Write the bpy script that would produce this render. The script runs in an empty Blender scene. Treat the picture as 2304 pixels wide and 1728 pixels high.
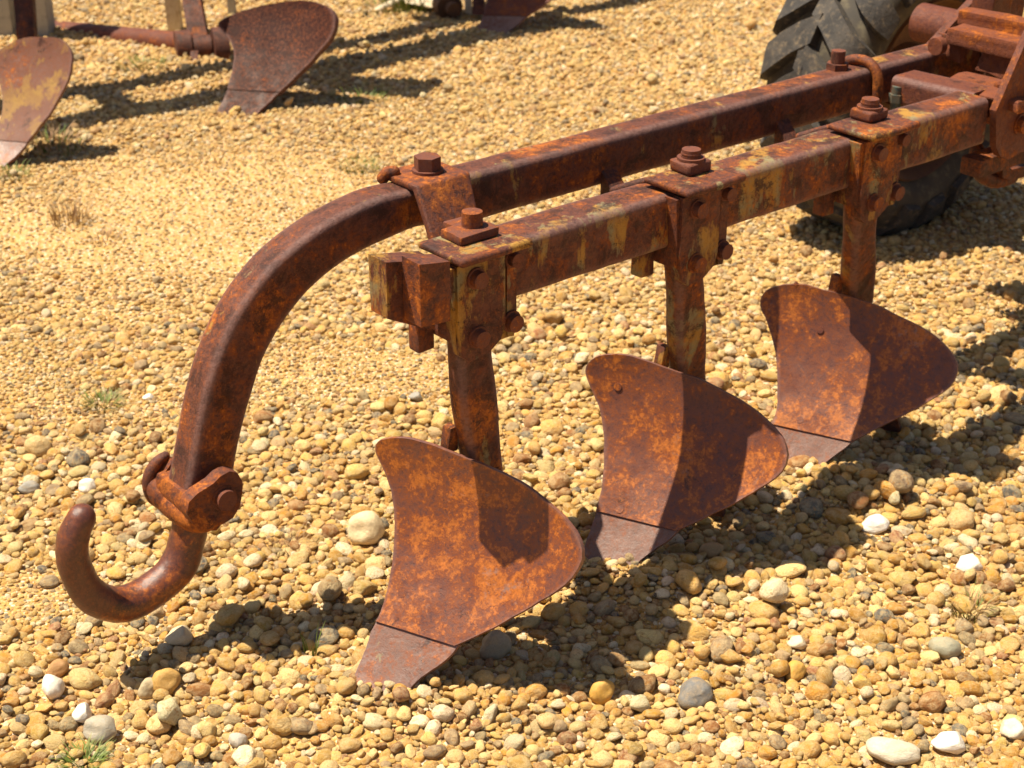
import bpy, bmesh, math, random
import numpy as np
from mathutils import Vector, Matrix, noise as mnoise

random.seed(7); rng = np.random.default_rng(7)
scene = bpy.context.scene
COL = scene.collection

# ------------------------------------------------------------------ camera numbers
F = 3600.0; CX, CY = 1152.0, 864.0          # focal length and centre in pixels of the 2304 px photograph
PITCH = math.atan(1764 / F); CAMH = 1.64
RT = Vector((1, 0, 0)); FW = Vector((0, math.cos(PITCH), -math.sin(PITCH))); UP = Vector((0, math.sin(PITCH), math.cos(PITCH)))
CAM = Vector((0, 0, CAMH))
K = 2304 / 2212

def ray(x, y):
    return RT * ((x - CX) / F) + UP * ((CY - y) / F) + FW
def at_z(x, y, z=0.0):
    d = ray(x, y); return CAM + d * ((z - CAMH) / d.z)
def at_depth(x, y, s):
    return CAM + ray(x, y) * s

# frame of the ploughs: B along the beams, N sideways towards the viewer, Z up
AZ = math.radians(50.1)
B = Vector((math.sin(AZ), math.cos(AZ), 0)); N = Vector((B.y, -B.x, 0)); Z = Vector((0, 0, 1))
_d = ray(1090 * K, 545 * K); P0 = CAM + _d * (2.39 / _d.y); P0.z -= 0.722      # under the near corner of the front beam
def W(t, n, z, o=P0):
    return o + B * t + N * n + Z * z
def on(x, y, n):                              # photograph point (2212 px wide) on the vertical plane at offset n -> (t, z)
    d = ray(x * K, y * K); s = ((P0 - CAM).dot(N) + n) / d.dot(N); q = CAM + d * s
    return (q - P0).dot(B), q.z - P0.z
def on_t(x, y, t):
    d = ray(x * K, y * K); s = ((P0 - CAM).dot(B) + t) / d.dot(B); q = CAM + d * s
    return (q - P0).dot(N), q.z - P0.z

# ------------------------------------------------------------------ materials
def new_mat(name):
    m = bpy.data.materials.new(name); m.use_nodes = True
    nt = m.node_tree; nt.nodes.clear()
    out = nt.nodes.new('ShaderNodeOutputMaterial'); bs = nt.nodes.new('ShaderNodeBsdfPrincipled')
    nt.links.new(bs.outputs[0], out.inputs[0])
    return m, nt, bs
def nn(nt, kind, **kw):
    n = nt.nodes.new(kind)
    for k, v in kw.items():
        if k.startswith('i_'):
            key = k[2:]; key = int(key) if key.isdigit() else key
            n.inputs[key].default_value = v
        else: setattr(n, k, v)
    return n
def tex_noise(nt, vec, scale, detail=6, rough=0.6, dist=0.0):
    n = nn(nt, 'ShaderNodeTexNoise'); n.inputs['Scale'].default_value = scale; n.inputs['Detail'].default_value = detail
    n.inputs['Roughness'].default_value = rough; n.inputs['Distortion'].default_value = dist
    nt.links.new(vec, n.inputs['Vector']); return n.outputs['Fac']
def ramp(nt, fac, stops):
    r = nn(nt, 'ShaderNodeValToRGB'); e = r.color_ramp.elements
    while len(e) < len(stops): e.new(0.5)
    for el, (p, c) in zip(e, stops):
        el.position = p; el.color = (c, c, c, 1) if not hasattr(c, '__len__') else (*c, 1)
    nt.links.new(fac, r.inputs[0]); return r.outputs[0]
def mix(nt, fac, a, b, mode='MIX'):
    m = nn(nt, 'ShaderNodeMix', data_type='RGBA', blend_type=mode)
    for sock, v in ((m.inputs[0], fac), (m.inputs[6], a), (m.inputs[7], b)):
        if hasattr(v, 'is_linked'): nt.links.new(v, sock)
        elif hasattr(v, '__len__'): sock.default_value = (*v, 1)
        else: sock.default_value = v
    return m.outputs[2]
def math_(nt, op, a, b):
    m = nn(nt, 'ShaderNodeMath', operation=op)
    for i, v in enumerate((a, b)):
        if hasattr(v, 'is_linked'): nt.links.new(v, m.inputs[i])
        else: m.inputs[i].default_value = v
    return m.outputs[0]
def mapping(nt, sc, off=(0, 0, 0)):
    tc = nn(nt, 'ShaderNodeTexCoord'); mp = nn(nt, 'ShaderNodeMapping')
    mp.inputs['Scale'].default_value = sc; mp.inputs['Location'].default_value = off
    nt.links.new(tc.outputs['Object'], mp.inputs[0]); return mp.outputs[0]

def rust(name, orange=0.5, paint=0.3, dark=0.5, rough=(0.5, 0.85), off=0.0, worn=0.0,
         base=(0.060, 0.022, 0.017), base2=(0.155, 0.055, 0.036), org=(0.56, 0.175, 0.020),
         pcol=(0.44, 0.25, 0.045), pcol2=(0.27, 0.25, 0.13), bump=0.6, spec=0.30, sp=0.75):
    m, nt, bs = new_mat(name)
    v = mapping(nt, (1, 1, 1), (off, off * 0.7, off * 1.3))
    vs = mapping(nt, (1.6, 1.6, 0.55), (off * 2, off, 0))           # streaks that run down
    big = tex_noise(nt, v, 7, 5, 0.6, 0.3)
    med = tex_noise(nt, v, 26, 9, 0.72, 0.4)
    mid = tex_noise(nt, v, 62, 9, 0.75, 0.5)
    fine = tex_noise(nt, v, 130, 8, 0.75)
    speck = tex_noise(nt, v, 360, 4, 0.7)
    c = mix(nt, ramp(nt, mid, [(0.36, 0.0), (0.60, 1.0)]), base, base2)
    c = mix(nt, ramp(nt, fine, [(0.46, 0.0), (0.64, 0.8)]), c, (0.22, 0.072, 0.030))
    om = math_(nt, 'ADD', math_(nt, 'MULTIPLY', big, 0.36), math_(nt, 'MULTIPLY', med, 0.26))
    om = math_(nt, 'ADD', om, math_(nt, 'ADD', math_(nt, 'MULTIPLY', mid, 0.26), math_(nt, 'MULTIPLY', fine, 0.22)))
    lo = 0.684 - 0.2 * orange
    c = mix(nt, ramp(nt, om, [(lo - 0.05, 0.0), (lo - 0.01, 0.9)]), c, (0.235, 0.064, 0.014))
    pm = math_(nt, 'ADD', math_(nt, 'MULTIPLY', tex_noise(nt, vs, 9, 4, 0.55, 0.6), 0.66), math_(nt, 'MULTIPLY', tex_noise(nt, vs, 55, 8, 0.8), 0.36))
    lp = 0.70 - 0.25 * paint
    pc = mix(nt, ramp(nt, tex_noise(nt, v, 17, 3), [(0.45, 0.0), (0.58, 1.0)]), pcol, pcol2)
    c = mix(nt, ramp(nt, pm, [(lp, 0.0), (lp + 0.02, 0.6), (lp + 0.07, 0.95)]), c, pc)
    oc = mix(nt, ramp(nt, fine, [(0.40, 0.0), (0.60, 1.0)]), tuple(k * 0.55 for k in org), org)
    c = mix(nt, ramp(nt, om, [(lo, 0.0), (lo + 0.015, 0.6), (lo + 0.06, 1.0)]), c, oc)
    sp2 = tex_noise(nt, v, 85, 7, 0.8, 0.8)
    c = mix(nt, ramp(nt, math_(nt, 'ADD', math_(nt, 'MULTIPLY', sp2, 0.7), math_(nt, 'MULTIPLY', big, 0.3)), [(0.60 - 0.05 * orange, 0.0), (0.63 - 0.05 * orange, sp)]), c, tuple(k * 0.85 for k in org))
    dm = math_(nt, 'ADD', math_(nt, 'MULTIPLY', tex_noise(nt, v, 19, 6, 0.7, 0.5), 0.55), math_(nt, 'ADD', math_(nt, 'MULTIPLY', speck, 0.22), math_(nt, 'MULTIPLY', mid, 0.23)))
    ld = 0.635 - 0.25 * dark
    c = mix(nt, ramp(nt, dm, [(ld, 0.0), (ld + 0.05, 0.85)]), c, (0.038, 0.015, 0.011))
    c = mix(nt, ramp(nt, speck, [(0.60, 0.0), (0.72, 0.7)]), c, (0.32, 0.11, 0.035))
    if worn > 0:
        wm = tex_noise(nt, v, 60, 8, 0.7)
        wl = 0.70 - 0.22 * worn
        c = mix(nt, ramp(nt, math_(nt, 'ADD', math_(nt, 'MULTIPLY', wm, 0.6), math_(nt, 'MULTIPLY', big, 0.4)), [(wl, 0.0), (wl + 0.1, 0.8)]), c, (0.26, 0.17, 0.145))
    c = mix(nt, 1.0, c, (0.80, 0.74, 0.71), 'MULTIPLY')
    at = nn(nt, 'ShaderNodeAttribute', attribute_name='wear')
    wear = math_(nt, 'MULTIPLY', at.outputs['Fac'], ramp(nt, fine, [(0.33, 0.25), (0.6, 1.0)]))
    c = mix(nt, wear, c, (0.175, 0.098, 0.085))
    nt.links.new(c, bs.inputs['Base Color'])
    rg = ramp(nt, med, [(0.35, rough[0]), (0.65, rough[1])])
    nt.links.new(rg, bs.inputs['Roughness'])
    bs.inputs['Specular IOR Level'].default_value = spec
    pv = nn(nt, 'ShaderNodeTexVoronoi'); pv.inputs['Scale'].default_value = 170; nt.links.new(v, pv.inputs['Vector'])
    pit = ramp(nt, math_(nt, 'ADD', pv.outputs['Distance'], math_(nt, 'MULTIPLY', mid, 0.9)), [(0.50, 1.0), (0.58, 0.0)])
    c = mix(nt, math_(nt, 'MULTIPLY', pit, 0.8), c, (0.045, 0.014, 0.009)); nt.links.new(c, bs.inputs['Base Color'])
    h = math_(nt, 'ADD', math_(nt, 'MULTIPLY', math_(nt, 'SUBTRACT', med, math_(nt, 'MULTIPLY', pit, 0.35)), 0.9), math_(nt, 'ADD', math_(nt, 'MULTIPLY', fine, 0.55), math_(nt, 'MULTIPLY', speck, 0.22)))
    bp = nn(nt, 'ShaderNodeBump'); bp.inputs['Strength'].default_value = bump; bp.inputs['Distance'].default_value = 0.006
    nt.links.new(h, bp.inputs['Height']); nt.links.new(bp.outputs[0], bs.inputs['Normal'])
    return m

M_BEAM = rust('rusted beam steel', 0.46, 0.42, 0.52, off=0.0)
M_FRONT = rust('rusted beam steel with old paint', 0.46, 0.62, 0.50, off=3.1)
M_HOOK = rust('smooth dark rust', 0.38, 0.0, 0.35, (0.30, 0.5), spec=0.55, off=5.3, base=(0.085, 0.030, 0.024), base2=(0.135, 0.044, 0.026), bump=0.3)
M_FORGE = rust('forged rust', 0.62, 0.05, 0.35, (0.5, 0.8), off=8.0)
M_CLAMP = rust('clamp rust', 0.42, 0.62, 0.50, off=11.3)
M_BOLT = rust('bolt rust', 0.36, 0.05, 0.35, (0.55, 0.85), off=14.0, base=(0.16, 0.06, 0.04))
M_SHANK = rust('shank rust', 0.50, 0.52, 0.50, off=17.7)
M_MOULD = [rust('mouldboard rust', 0.62, 0.02, 0.25, (0.32, 0.58), off=21 + 4 * i, worn=0.60, bump=0.22, spec=0.5,
                base=(0.110, 0.042, 0.034), base2=(0.185, 0.066, 0.036)) for i in range(3)]
M_SHARE = rust('share rust', 0.42, 0.30, 0.30, (0.32, 0.55), off=35, worn=0.85, bump=0.25, spec=0.55, base=(0.15, 0.085, 0.068), base2=(0.21, 0.115, 0.085))
M_HEAD = rust('headstock rust', 0.34, 0.12, 0.35, (0.5, 0.8), off=41, base=(0.10, 0.032, 0.026), base2=(0.15, 0.046, 0.026))
M_CAKE = rust('flaking rust', 0.42, 0.05, 0.3, (0.8, 0.95), off=47, base=(0.15, 0.048, 0.028), base2=(0.24, 0.075, 0.035), bump=0.9)
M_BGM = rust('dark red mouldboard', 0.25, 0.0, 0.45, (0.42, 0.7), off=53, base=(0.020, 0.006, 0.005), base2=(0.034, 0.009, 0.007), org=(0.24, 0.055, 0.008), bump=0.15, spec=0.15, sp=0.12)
M_BGO = rust('ochre stained mouldboard', 0.20, 0.72, 0.30, (0.4, 0.65), off=57, worn=0.5, base=(0.20, 0.10, 0.075), base2=(0.17, 0.08, 0.05), pcol=(0.36, 0.22, 0.05), pcol2=(0.30, 0.17, 0.05), bump=0.15)
M_BGF = rust('dull frame rust', 0.40, 0.1, 0.5, (0.5, 0.8), off=61, base=(0.055, 0.022, 0.018), base2=(0.10, 0.036, 0.024))

def simple(name, c1, c2, scale, rough=0.8, bump=0.3, bscale=60, dist=0.004, c3=None):
    m, nt, bs = new_mat(name); v = mapping(nt, (1, 1, 1))
    n1 = tex_noise(nt, v, scale, 8, 0.65); c = mix(nt, ramp(nt, n1, [(0.38, 0.0), (0.62, 1.0)]), c1, c2)
    if c3: c = mix(nt, ramp(nt, tex_noise(nt, v, scale * 4, 6, 0.7), [(0.53, 0.0), (0.66, 0.8)]), c, c3)
    nt.links.new(c, bs.inputs['Base Color']); bs.inputs['Roughness'].default_value = rough
    bp = nn(nt, 'ShaderNodeBump'); bp.inputs['Strength'].default_value = bump; bp.inputs['Distance'].default_value = dist
    nt.links.new(tex_noise(nt, v, bscale, 8, 0.7), bp.inputs['Height']); nt.links.new(bp.outputs[0], bs.inputs['Normal'])
    return m
M_RUBBER = simple('weathered rubber', (0.026, 0.023, 0.021), (0.060, 0.051, 0.042), 14, 0.8, 0.7, 60, 0.006, (0.16, 0.118, 0.070))
M_SIDE = simple('dusty rubber', (0.030, 0.024, 0.017), (0.060, 0.045, 0.026), 6, 0.8, 0.2, 60, 0.003, (0.11, 0.09, 0.05))
M_RIM = simple('yellowed rim', (0.085, 0.034, 0.012), (0.15, 0.065, 0.016), 9, 0.75, 0.3, 50, 0.004, (0.06, 0.02, 0.012))
M_POST = simple('pale grey concrete', (0.38, 0.36, 0.30), (0.30, 0.30, 0.27), 8, 0.9, 0.4, 80, 0.004, (0.22, 0.21, 0.18))
M_CREAM = simple('cream paint', (0.55, 0.47, 0.33), (0.45, 0.35, 0.20), 9, 0.6, 0.2, 60, 0.003, (0.25, 0.14, 0.06))
M_GRASS = simple('green grass', (0.10, 0.15, 0.02), (0.17, 0.20, 0.03), 30, 0.6, 0.0)
M_DRY = simple('dry grass', (0.34, 0.22, 0.09), (0.24, 0.13, 0.06), 30, 0.7, 0.0)
M_TEAL = simple('teal paint', (0.055, 0.085, 0.075), (0.12, 0.075, 0.04), 60, 0.7, 0.2)

# ------------------------------------------------------------------ object helpers
def prop(o, label=None, cat=None, group=None, kind=None):
    if label: o['label'] = label
    if cat: o['category'] = cat
    if group: o['group'] = group
    if kind: o['kind'] = kind
    return o
def thing(name, loc, label, cat, group=None):
    o = bpy.data.objects.new(name, None); COL.objects.link(o); o.location = loc
    o.empty_display_size = 0.05
    return prop(o, label, cat, group)
def wpos(p):
    v = Vector((0, 0, 0))
    while p is not None: v += p.location; p = p.parent
    return v
def link(name, bm, mat, parent=None, smooth=35, label=None):
    """world-space bmesh -> one mesh object (under its thing when parent is given)"""
    off = wpos(parent)
    if off.length: bmesh.ops.translate(bm, verts=bm.verts, vec=-off)
    me = bpy.data.meshes.new(name)
    bmesh.ops.recalc_face_normals(bm, faces=bm.faces)
    bm.to_mesh(me); bm.free()
    if smooth:
        for p in me.polygons: p.use_smooth = True
        me.set_sharp_from_angle(angle=math.radians(smooth))
    o = bpy.data.objects.new(name, me); COL.objects.link(o); me.materials.append(mat)
    if parent: o.parent = parent
    if label: o['label'] = label
    return o
def join(*bms):
    out = bms[0]
    for b2 in bms[1:]:
        me = bpy.data.meshes.new('tmp'); b2.to_mesh(me); out.from_mesh(me); bpy.data.meshes.remove(me); b2.free()
    return out
def jitter(bm, amp, freq, seed=0.0):
    for v in bm.verts:
        q = v.co * freq + Vector((seed, seed * 1.7, -seed))
        v.co += mnoise.noise_vector(q) * amp
def hexa(pts, bevel=0.003, seg=2, cuts=0, rough=0.0, seed=0.0):
    """8 world points: 4 of one end, 4 of the other, same order"""
    bm = bmesh.new(); v = [bm.verts.new(p) for p in pts]
    for f in ((0, 1, 2, 3), (7, 6, 5, 4), (0, 4, 5, 1), (1, 5, 6, 2), (2, 6, 7, 3), (3, 7, 4, 0)): bm.faces.new([v[i] for i in f])
    if bevel: bmesh.ops.bevel(bm, geom=bm.edges[:], offset=bevel, segments=seg, affect='EDGES', profile=0.6)
    if cuts: bmesh.ops.subdivide_edges(bm, edges=[e for e in bm.edges if e.calc_length() > 0.02], cuts=cuts, use_grid_fill=True)
    if rough: jitter(bm, rough, 45, seed)
    return bm
def box(t0, t1, n0, n1, z0, z1, bevel=0.003, o=P0, **kw):
    P = lambda t, n, z: W(t, n, z, o)
    return hexa([P(t0, n0, z0), P(t0, n1, z0), P(t0, n1, z1), P(t0, n0, z1), P(t1, n0, z0), P(t1, n1, z0), P(t1, n1, z1), P(t1, n0, z1)], bevel, **kw)
def prism(poly, n0, n1, bevel=0.004, seg=2, o=P0, rough=0.0, seed=0.0):
    """polygon in (t, z) extruded from n0 to n1"""
    bm = bmesh.new()
    a = [bm.verts.new(W(t, n0, z, o)) for t, z in poly]; b = [bm.verts.new(W(t, n1, z, o)) for t, z in poly]
    bm.faces.new(a); bm.faces.new(b[::-1]); L = len(poly)
    for i in range(L): bm.faces.new((a[i], b[i], b[(i + 1) % L], a[(i + 1) % L]))
    if bevel:
        es = [e for e in bm.edges if e.calc_face_angle(0) > math.radians(28)]
        bmesh.ops.bevel(bm, geom=es, offset=bevel, segments=seg, affect='EDGES', profile=0.6)
    if rough: jitter(bm, rough, 45, seed)
    return bm
def prism_px(px, n, n0, n1, **kw):
    return prism([on(x, y, n) for x, y in px], n0, n1, **kw)
def smooth_path(pts, per=8):
    pts = [Vector(p) for p in pts]; out = []
    for i in range(len(pts) - 1):
        p0 = pts[max(i - 1, 0)]; p1 = pts[i]; p2 = pts[i + 1]; p3 = pts[min(i + 2, len(pts) - 1)]
        for k in range(per):
            t = k / per
            out.append(0.5 * ((2 * p1) + (p2 - p0) * t + (2 * p0 - 5 * p1 + 4 * p2 - p3) * t * t + (3 * p1 - p0 - 3 * p2 + p3) * t ** 3))
    out.append(pts[-1]); return out
def tube(pts, rad, seg=20, per=8, cap=True, smooth=True):
    """round bar through world points, rounded ends"""
    path = smooth_path(pts, per) if smooth else [Vector(p) for p in pts]
    n = len(path); R = [rad] * n if not hasattr(rad, '__len__') else [float(np.interp(i / (n - 1), np.linspace(0, 1, len(rad)), rad)) for i in range(n)]
    bm = bmesh.new(); rings = []; up = None
    def ring(c, t, r):
        nonlocal up
        if up is None: up = t.orthogonal().normalized()
        up = (up - t * up.dot(t)).normalized(); s = t.cross(up)
        return [bm.verts.new(c + (up * math.cos(2 * math.pi * k / seg) + s * math.sin(2 * math.pi * k / seg)) * r) for k in range(seg)]
    T = [(path[min(i + 1, n - 1)] - path[max(i - 1, 0)]).normalized() for i in range(n)]
    if cap:
        for a in (80, 60, 40, 20):
            a = math.radians(a); rings.append(ring(path[0] - T[0] * R[0] * math.sin(a) * cap, T[0], R[0] * math.cos(a)))
    for i in range(n): rings.append(ring(path[i], T[i], R[i]))
    if cap:
        for a in (20, 40, 60, 80):
            a = math.radians(a); rings.append(ring(path[-1] + T[-1] * R[-1] * math.sin(a) * cap, T[-1], R[-1] * math.cos(a)))
    for a, b in zip(rings, rings[1:]):
        for k in range(seg): bm.faces.new((a[k], a[(k + 1) % seg], b[(k + 1) % seg], b[k]))
    bm.faces.new(rings[0][::-1]); bm.faces.new(rings[-1])
    return bm
def disc(c, axis, r, h, seg=20, bevel=0.002, hexa_=False, dome=0.0, rot=0.0):
    """cylinder (or hexagon) from c along axis"""
    axis = axis.normalized(); u = axis.orthogonal().normalized()
    if abs(axis.z) < 0.9: u = (Z - axis * Z.dot(axis)).normalized()
    else: u = (B - axis * B.dot(axis)).normalized()
    v = axis.cross(u); k = 6 if hexa_ else seg
    bm = bmesh.new()
    A = [(rot + 2 * math.pi * i / k) for i in range(k)]
    lo = [bm.verts.new(c + (u * math.cos(a) + v * math.sin(a)) * r) for a in A]
    hi = [bm.verts.new(c + axis * h + (u * math.cos(a) + v * math.sin(a)) * r * (1 - dome * 0.1)) for a in A]
    bm.faces.new(lo[::-1]); bm.faces.new(hi)
    for i in range(k): bm.faces.new((lo[i], lo[(i + 1) % k], hi[(i + 1) % k], hi[i]))
    if bevel: bmesh.ops.bevel(bm, geom=[e for e in bm.edges if e.calc_face_angle(0) > 0.6], offset=bevel, segments=2, affect='EDGES')
    return bm
def rivet(c, axis, r, h):
    """worn bolt head: a low dome on a washer"""
    a = disc(c, axis, r * 1.0, h * 0.9, 16, min(r, h) * 0.45)
    b = disc(c, axis, r * 1.28, h * 0.22, 16, h * 0.06)
    return join(a, b)
def beam(profile_fn, ts, name, mat, parent, label=None, wobble=0.0012, seed=0.0, cap=True, rcorner=0.014):
    """rectangular bar with rounded corners; profile_fn(i) -> centre, side axis, up axis, half widths; corners get a wear attribute"""
    bm = bmesh.new(); rings = []; wl = bm.verts.layers.float.new('wear')
    for i in ts:
        c, s, u, hw, hh = profile_fn(i); r = rcorner
        ring = []
        for sx, sy, a0 in ((1, 1, 0), (-1, 1, 90), (-1, -1, 180), (1, -1, 270)):
            for k in range(6):
                a = math.radians(a0 + k * 18)
                p = c + s * (sx * (hw - r) + r * math.cos(a)) + u * (sy * (hh - r) + r * math.sin(a))
                q = p * 9 + Vector((seed, 0, 0)); p = p + mnoise.noise_vector(q) * wobble + mnoise.noise_vector(q * 4) * wobble * 0.45
                v = bm.verts.new(p); v[wl] = (0.25, 0.75, 1.0, 1.0, 0.75, 0.25)[k] * 0.85; ring.append(v)
            # flat verts between the corners keep the wear narrow
            nx = {0: (-1, 1), 90: (-1, -1), 180: (1, -1), 270: (1, 1)}[a0]
            if a0 in (0, 180): pts = [(sx * (hw - r) * f, sy * hh) for f in (0.75, 0.0, -0.75)]
            else: pts = [(sx * hw, sy * (hh - r) * f) for f in (0.75, 0.0, -0.75)]
            for x_, y_ in pts:
                p = c + s * x_ + u * y_; q = p * 9 + Vector((seed, 0, 0))
                p = p + mnoise.noise_vector(q) * wobble + mnoise.noise_vector(q * 4) * wobble * 0.45
                ring.append(bm.verts.new(p))
        rings.append(ring)
    L = len(rings[0])
    for a, b in zip(rings, rings[1:]):
        for k in range(L): bm.faces.new((a[k], a[(k + 1) % L], b[(k + 1) % L], b[k]))
    if cap: bm.faces.new(rings[0][::-1]); bm.faces.new(rings[-1])
    return link(name, bm, mat, parent, 50, label)

# ------------------------------------------------------------------ plough bodies (mouldboard and share)
MA = math.radians(-20)
A_DIR = Vector((math.cos(MA), math.sin(MA), 0)); M_DIR = Vector((A_DIR.y, -A_DIR.x, 0))
def g_shape(u, z, k=1.0):
    zc = 0.42
    if z < 0.03: g = 1.4 * (zc - 0.03) ** 2 + 2 * 1.4 * (zc - 0.03) * (0.03 - z)
    elif z < zc: g = 1.4 * (z - zc) ** 2
    else: g = 0.5 * (z - zc) ** 2
    g += 1.05 * max(0.0, u - 0.10) ** 2 + 0.25 * max(0.0, 0.08 - u) ** 2
    return g * k
def surf(px, py, O, k=1.0):
    d = ray(px, py); dm = d.dot(M_DIR); base = (CAM - O).dot(M_DIR)
    s = -base / dm
    for _ in range(25):
        q = CAM + d * s
        s = (g_shape((q - O).dot(A_DIR) / k, q.z / k, k) - base) / dm * 0.6 + s * 0.4
    return CAM + d * s
def chain(pts, n, pw=1.0):
    sp = smooth_path([Vector((x, y, 0)) for x, y in pts], 10)
    acc = [0.0]
    for a, b in zip(sp, sp[1:]): acc.append(acc[-1] + (b - a).length)
    tt = (np.linspace(0, 1, n) ** pw) * acc[-1]
    out = [(float(np.interp(x, acc, [p.x for p in sp])), float(np.interp(x, acc, [p.y for p in sp]))) for x in tt]
    # a worn, slightly nibbled edge
    return [(x + 1.6 * mnoise.noise(Vector((x * .03, y * .03, 1))) + .9 * mnoise.noise(Vector((x * .12, y * .12, 5))), y + 1.6 * mnoise.noise(Vector((x * .03, y * .03, 9))) + .9 * mnoise.noise(Vector((x * .12, y * .12, 13)))) if 0 < i < n - 1 else (x, y) for i, (x, y) in enumerate(out)]
def sheet(left, right, O, name, mat, parent, thick=0.008, n=46, m=40, k=1.0, label=None, edge=0.022, lift=0.0, top_closed=True):
    """curved plate between two traced edges, lying on the mouldboard surface, with real thickness"""
    Lc, Rc = chain(left, n, 1.25 if top_closed else 1.0), chain(right, n, 1.25 if top_closed else 1.0)
    bm = bmesh.new(); wl = bm.verts.layers.float.new('wear'); grid = []
    P = [[surf(Lc[i][0] + (Rc[i][0] - Lc[i][0]) * j / m, Lc[i][1] + (Rc[i][1] - Lc[i][1]) * j / m, O, k) for j in range(m + 1)] for i in range(n)]
    pt = lambda i, j: P[min(max(i, 0), n - 1)][min(max(j, 0), m)]
    fr, bk = [], []; fr_apex = P[0][0].copy()
    for i in range(n):
        a, b_ = [], []
        for j in range(m + 1):
            if i == 0 and top_closed:
                nr = (pt(2, m) - pt(0, 0)).cross(pt(2, 0) - pt(0, 0))
            else:
                nr = (pt(i, j + 1) - pt(i, j - 1)).cross(pt(i + 1, j) - pt(i - 1, j))
                if nr.length < 1e-12: nr = Vector((0, -1, 0))
            nr.normalize()
            if nr.dot(M_DIR) < 0: nr = -nr
            q = P[i][j] + nr * lift
            wav = mnoise.noise(q * 7) * 0.0035 + mnoise.noise(q * 23) * 0.0008
            va = bm.verts.new(q + nr * wav); vb = bm.verts.new(q + nr * (wav - thick))
            ee = min(j, m - j) / m
            va[wl] = 0.8 * max(0.0, 1 - ee / edge) if edge else 0
            vb[wl] = 0.5
            a.append(va); b_.append(vb)
        fr.append(a); bk.append(b_)
    for i in range(n - 1):
        for j in range(m):
            bm.faces.new((fr[i][j], fr[i + 1][j], fr[i + 1][j + 1], fr[i][j + 1]))
            bm.faces.new((bk[i][j], bk[i][j + 1], bk[i + 1][j + 1], bk[i + 1][j]))
    for i in range(n - 1):
        bm.faces.new((fr[i][0], bk[i][0], bk[i + 1][0], fr[i + 1][0]))
        bm.faces.new((fr[i][m], fr[i + 1][m], bk[i + 1][m], bk[i][m]))
    for j in range(m):
        bm.faces.new((fr[n - 1][j], bk[n - 1][j], bk[n - 1][j + 1], fr[n - 1][j + 1]))
        if not top_closed: bm.faces.new((fr[0][j], fr[0][j + 1], bk[0][j + 1], bk[0][j]))
    if top_closed:
        bmesh.ops.remove_doubles(bm, verts=bm.verts, dist=1e-5)
        apex = set(v for v in bm.verts if (v.co - fr_apex).length < thick * 3)
    es = [e for e in bm.edges if len(e.link_faces) == 2 and e.calc_face_angle(0) > 1.0 and not (top_closed and (e.verts[0] in apex or e.verts[1] in apex))]
    bmesh.ops.bevel(bm, geom=es, offset=thick * 0.22, segments=2, affect='EDGES', clamp_overlap=True)
    return link(name, bm, mat, parent, 40, label)

def zf(x0, y0, s):
    return lambda pts: [(x0 + s * x, y0 + s * y) for x, y in pts]
BODIES = []
z = zf(750, 900, 0.4219)
BODIES.append(dict(
    left=z([(320, 203), (255, 212), (230, 230), (220, 262), (232, 300), (255, 350), (285, 420), (305, 480), (320, 560), (325, 660), (322, 760), (312, 880), (290, 1000), (255, 1120), (225, 1180)]),
    right=z([(320, 203), (390, 205), (460, 220), (540, 243), (640, 283), (760, 330), (900, 390), (1000, 440), (1100, 515), (1180, 580), (1250, 650), (1300, 720), (1325, 780), (1325, 850), (1305, 900), (1260, 960), (1190, 1020), (1080, 1085), (980, 1145), (880, 1200), (780, 1250), (700, 1290), (645, 1311)]),
    sl=z([(232, 1166), (195, 1250), (165, 1330), (120, 1440), (80, 1540), (40, 1640)]), sr=z([(668, 1302), (610, 1372), (560, 1412), (470, 1470), (400, 1540), (330, 1600), (260, 1690)])))
z = zf(1250, 600, 0.4313)
BODIES.append(dict(
    left=z([(300, 459), (245, 462), (200, 478), (165, 512), (155, 545), (170, 600), (200, 670), (225, 730), (245, 830), (253, 940), (250, 1060), (235, 1180), (210, 1272)]),
    right=z([(300, 459), (350, 461), (420, 475), (520, 510), (620, 545), (730, 580), (840, 630), (950, 690), (1040, 750), (1120, 820), (1180, 890), (1205, 950), (1207, 1010), (1180, 1065), (1120, 1120), (1040, 1170), (940, 1230), (820, 1290), (720, 1340), (628, 1377)]),
    sl=z([(218, 1256), (180, 1370), (145, 1475), (115, 1570), (80, 1660)]), sr=z([(650, 1366), (590, 1420), (540, 1455), (455, 1515), (370, 1590), (280, 1680)])))
BODIES.append(dict(
    left=z([(1240, 95), (1180, 98), (1115, 116), (1078, 148), (1065, 190), (1075, 235), (1110, 310), (1140, 420), (1155, 520), (1157, 640), (1150, 760), (1120, 818)]),
    right=z([(1240, 95), (1290, 97), (1360, 112), (1450, 135), (1560, 165), (1680, 205), (1800, 262), (1900, 310), (1990, 370), (2060, 440), (2092, 500), (2094, 550), (2070, 610), (2010, 660), (1900, 730), (1780, 790), (1680, 840), (1600, 885), (1538, 911)]),
    sl=z([(1127, 803), (1095, 900), (1060, 1000), (1030, 1090), (1000, 1170)]), sr=z([(1562, 900), (1500, 950), (1450, 985), (1370, 1045), (1290, 1110), (1210, 1190)])))
S_BODY = 0.555
TIP = at_z(815 * K, 1482 * K, 0.035)

# ================================================================== THE MAIN PLOUGH
plough = thing('plough', W(0.3, -0.1, 0), 'large rusty three-furrow plough in front, with a curved hooked beam and three mouldboards', 'plough')

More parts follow.
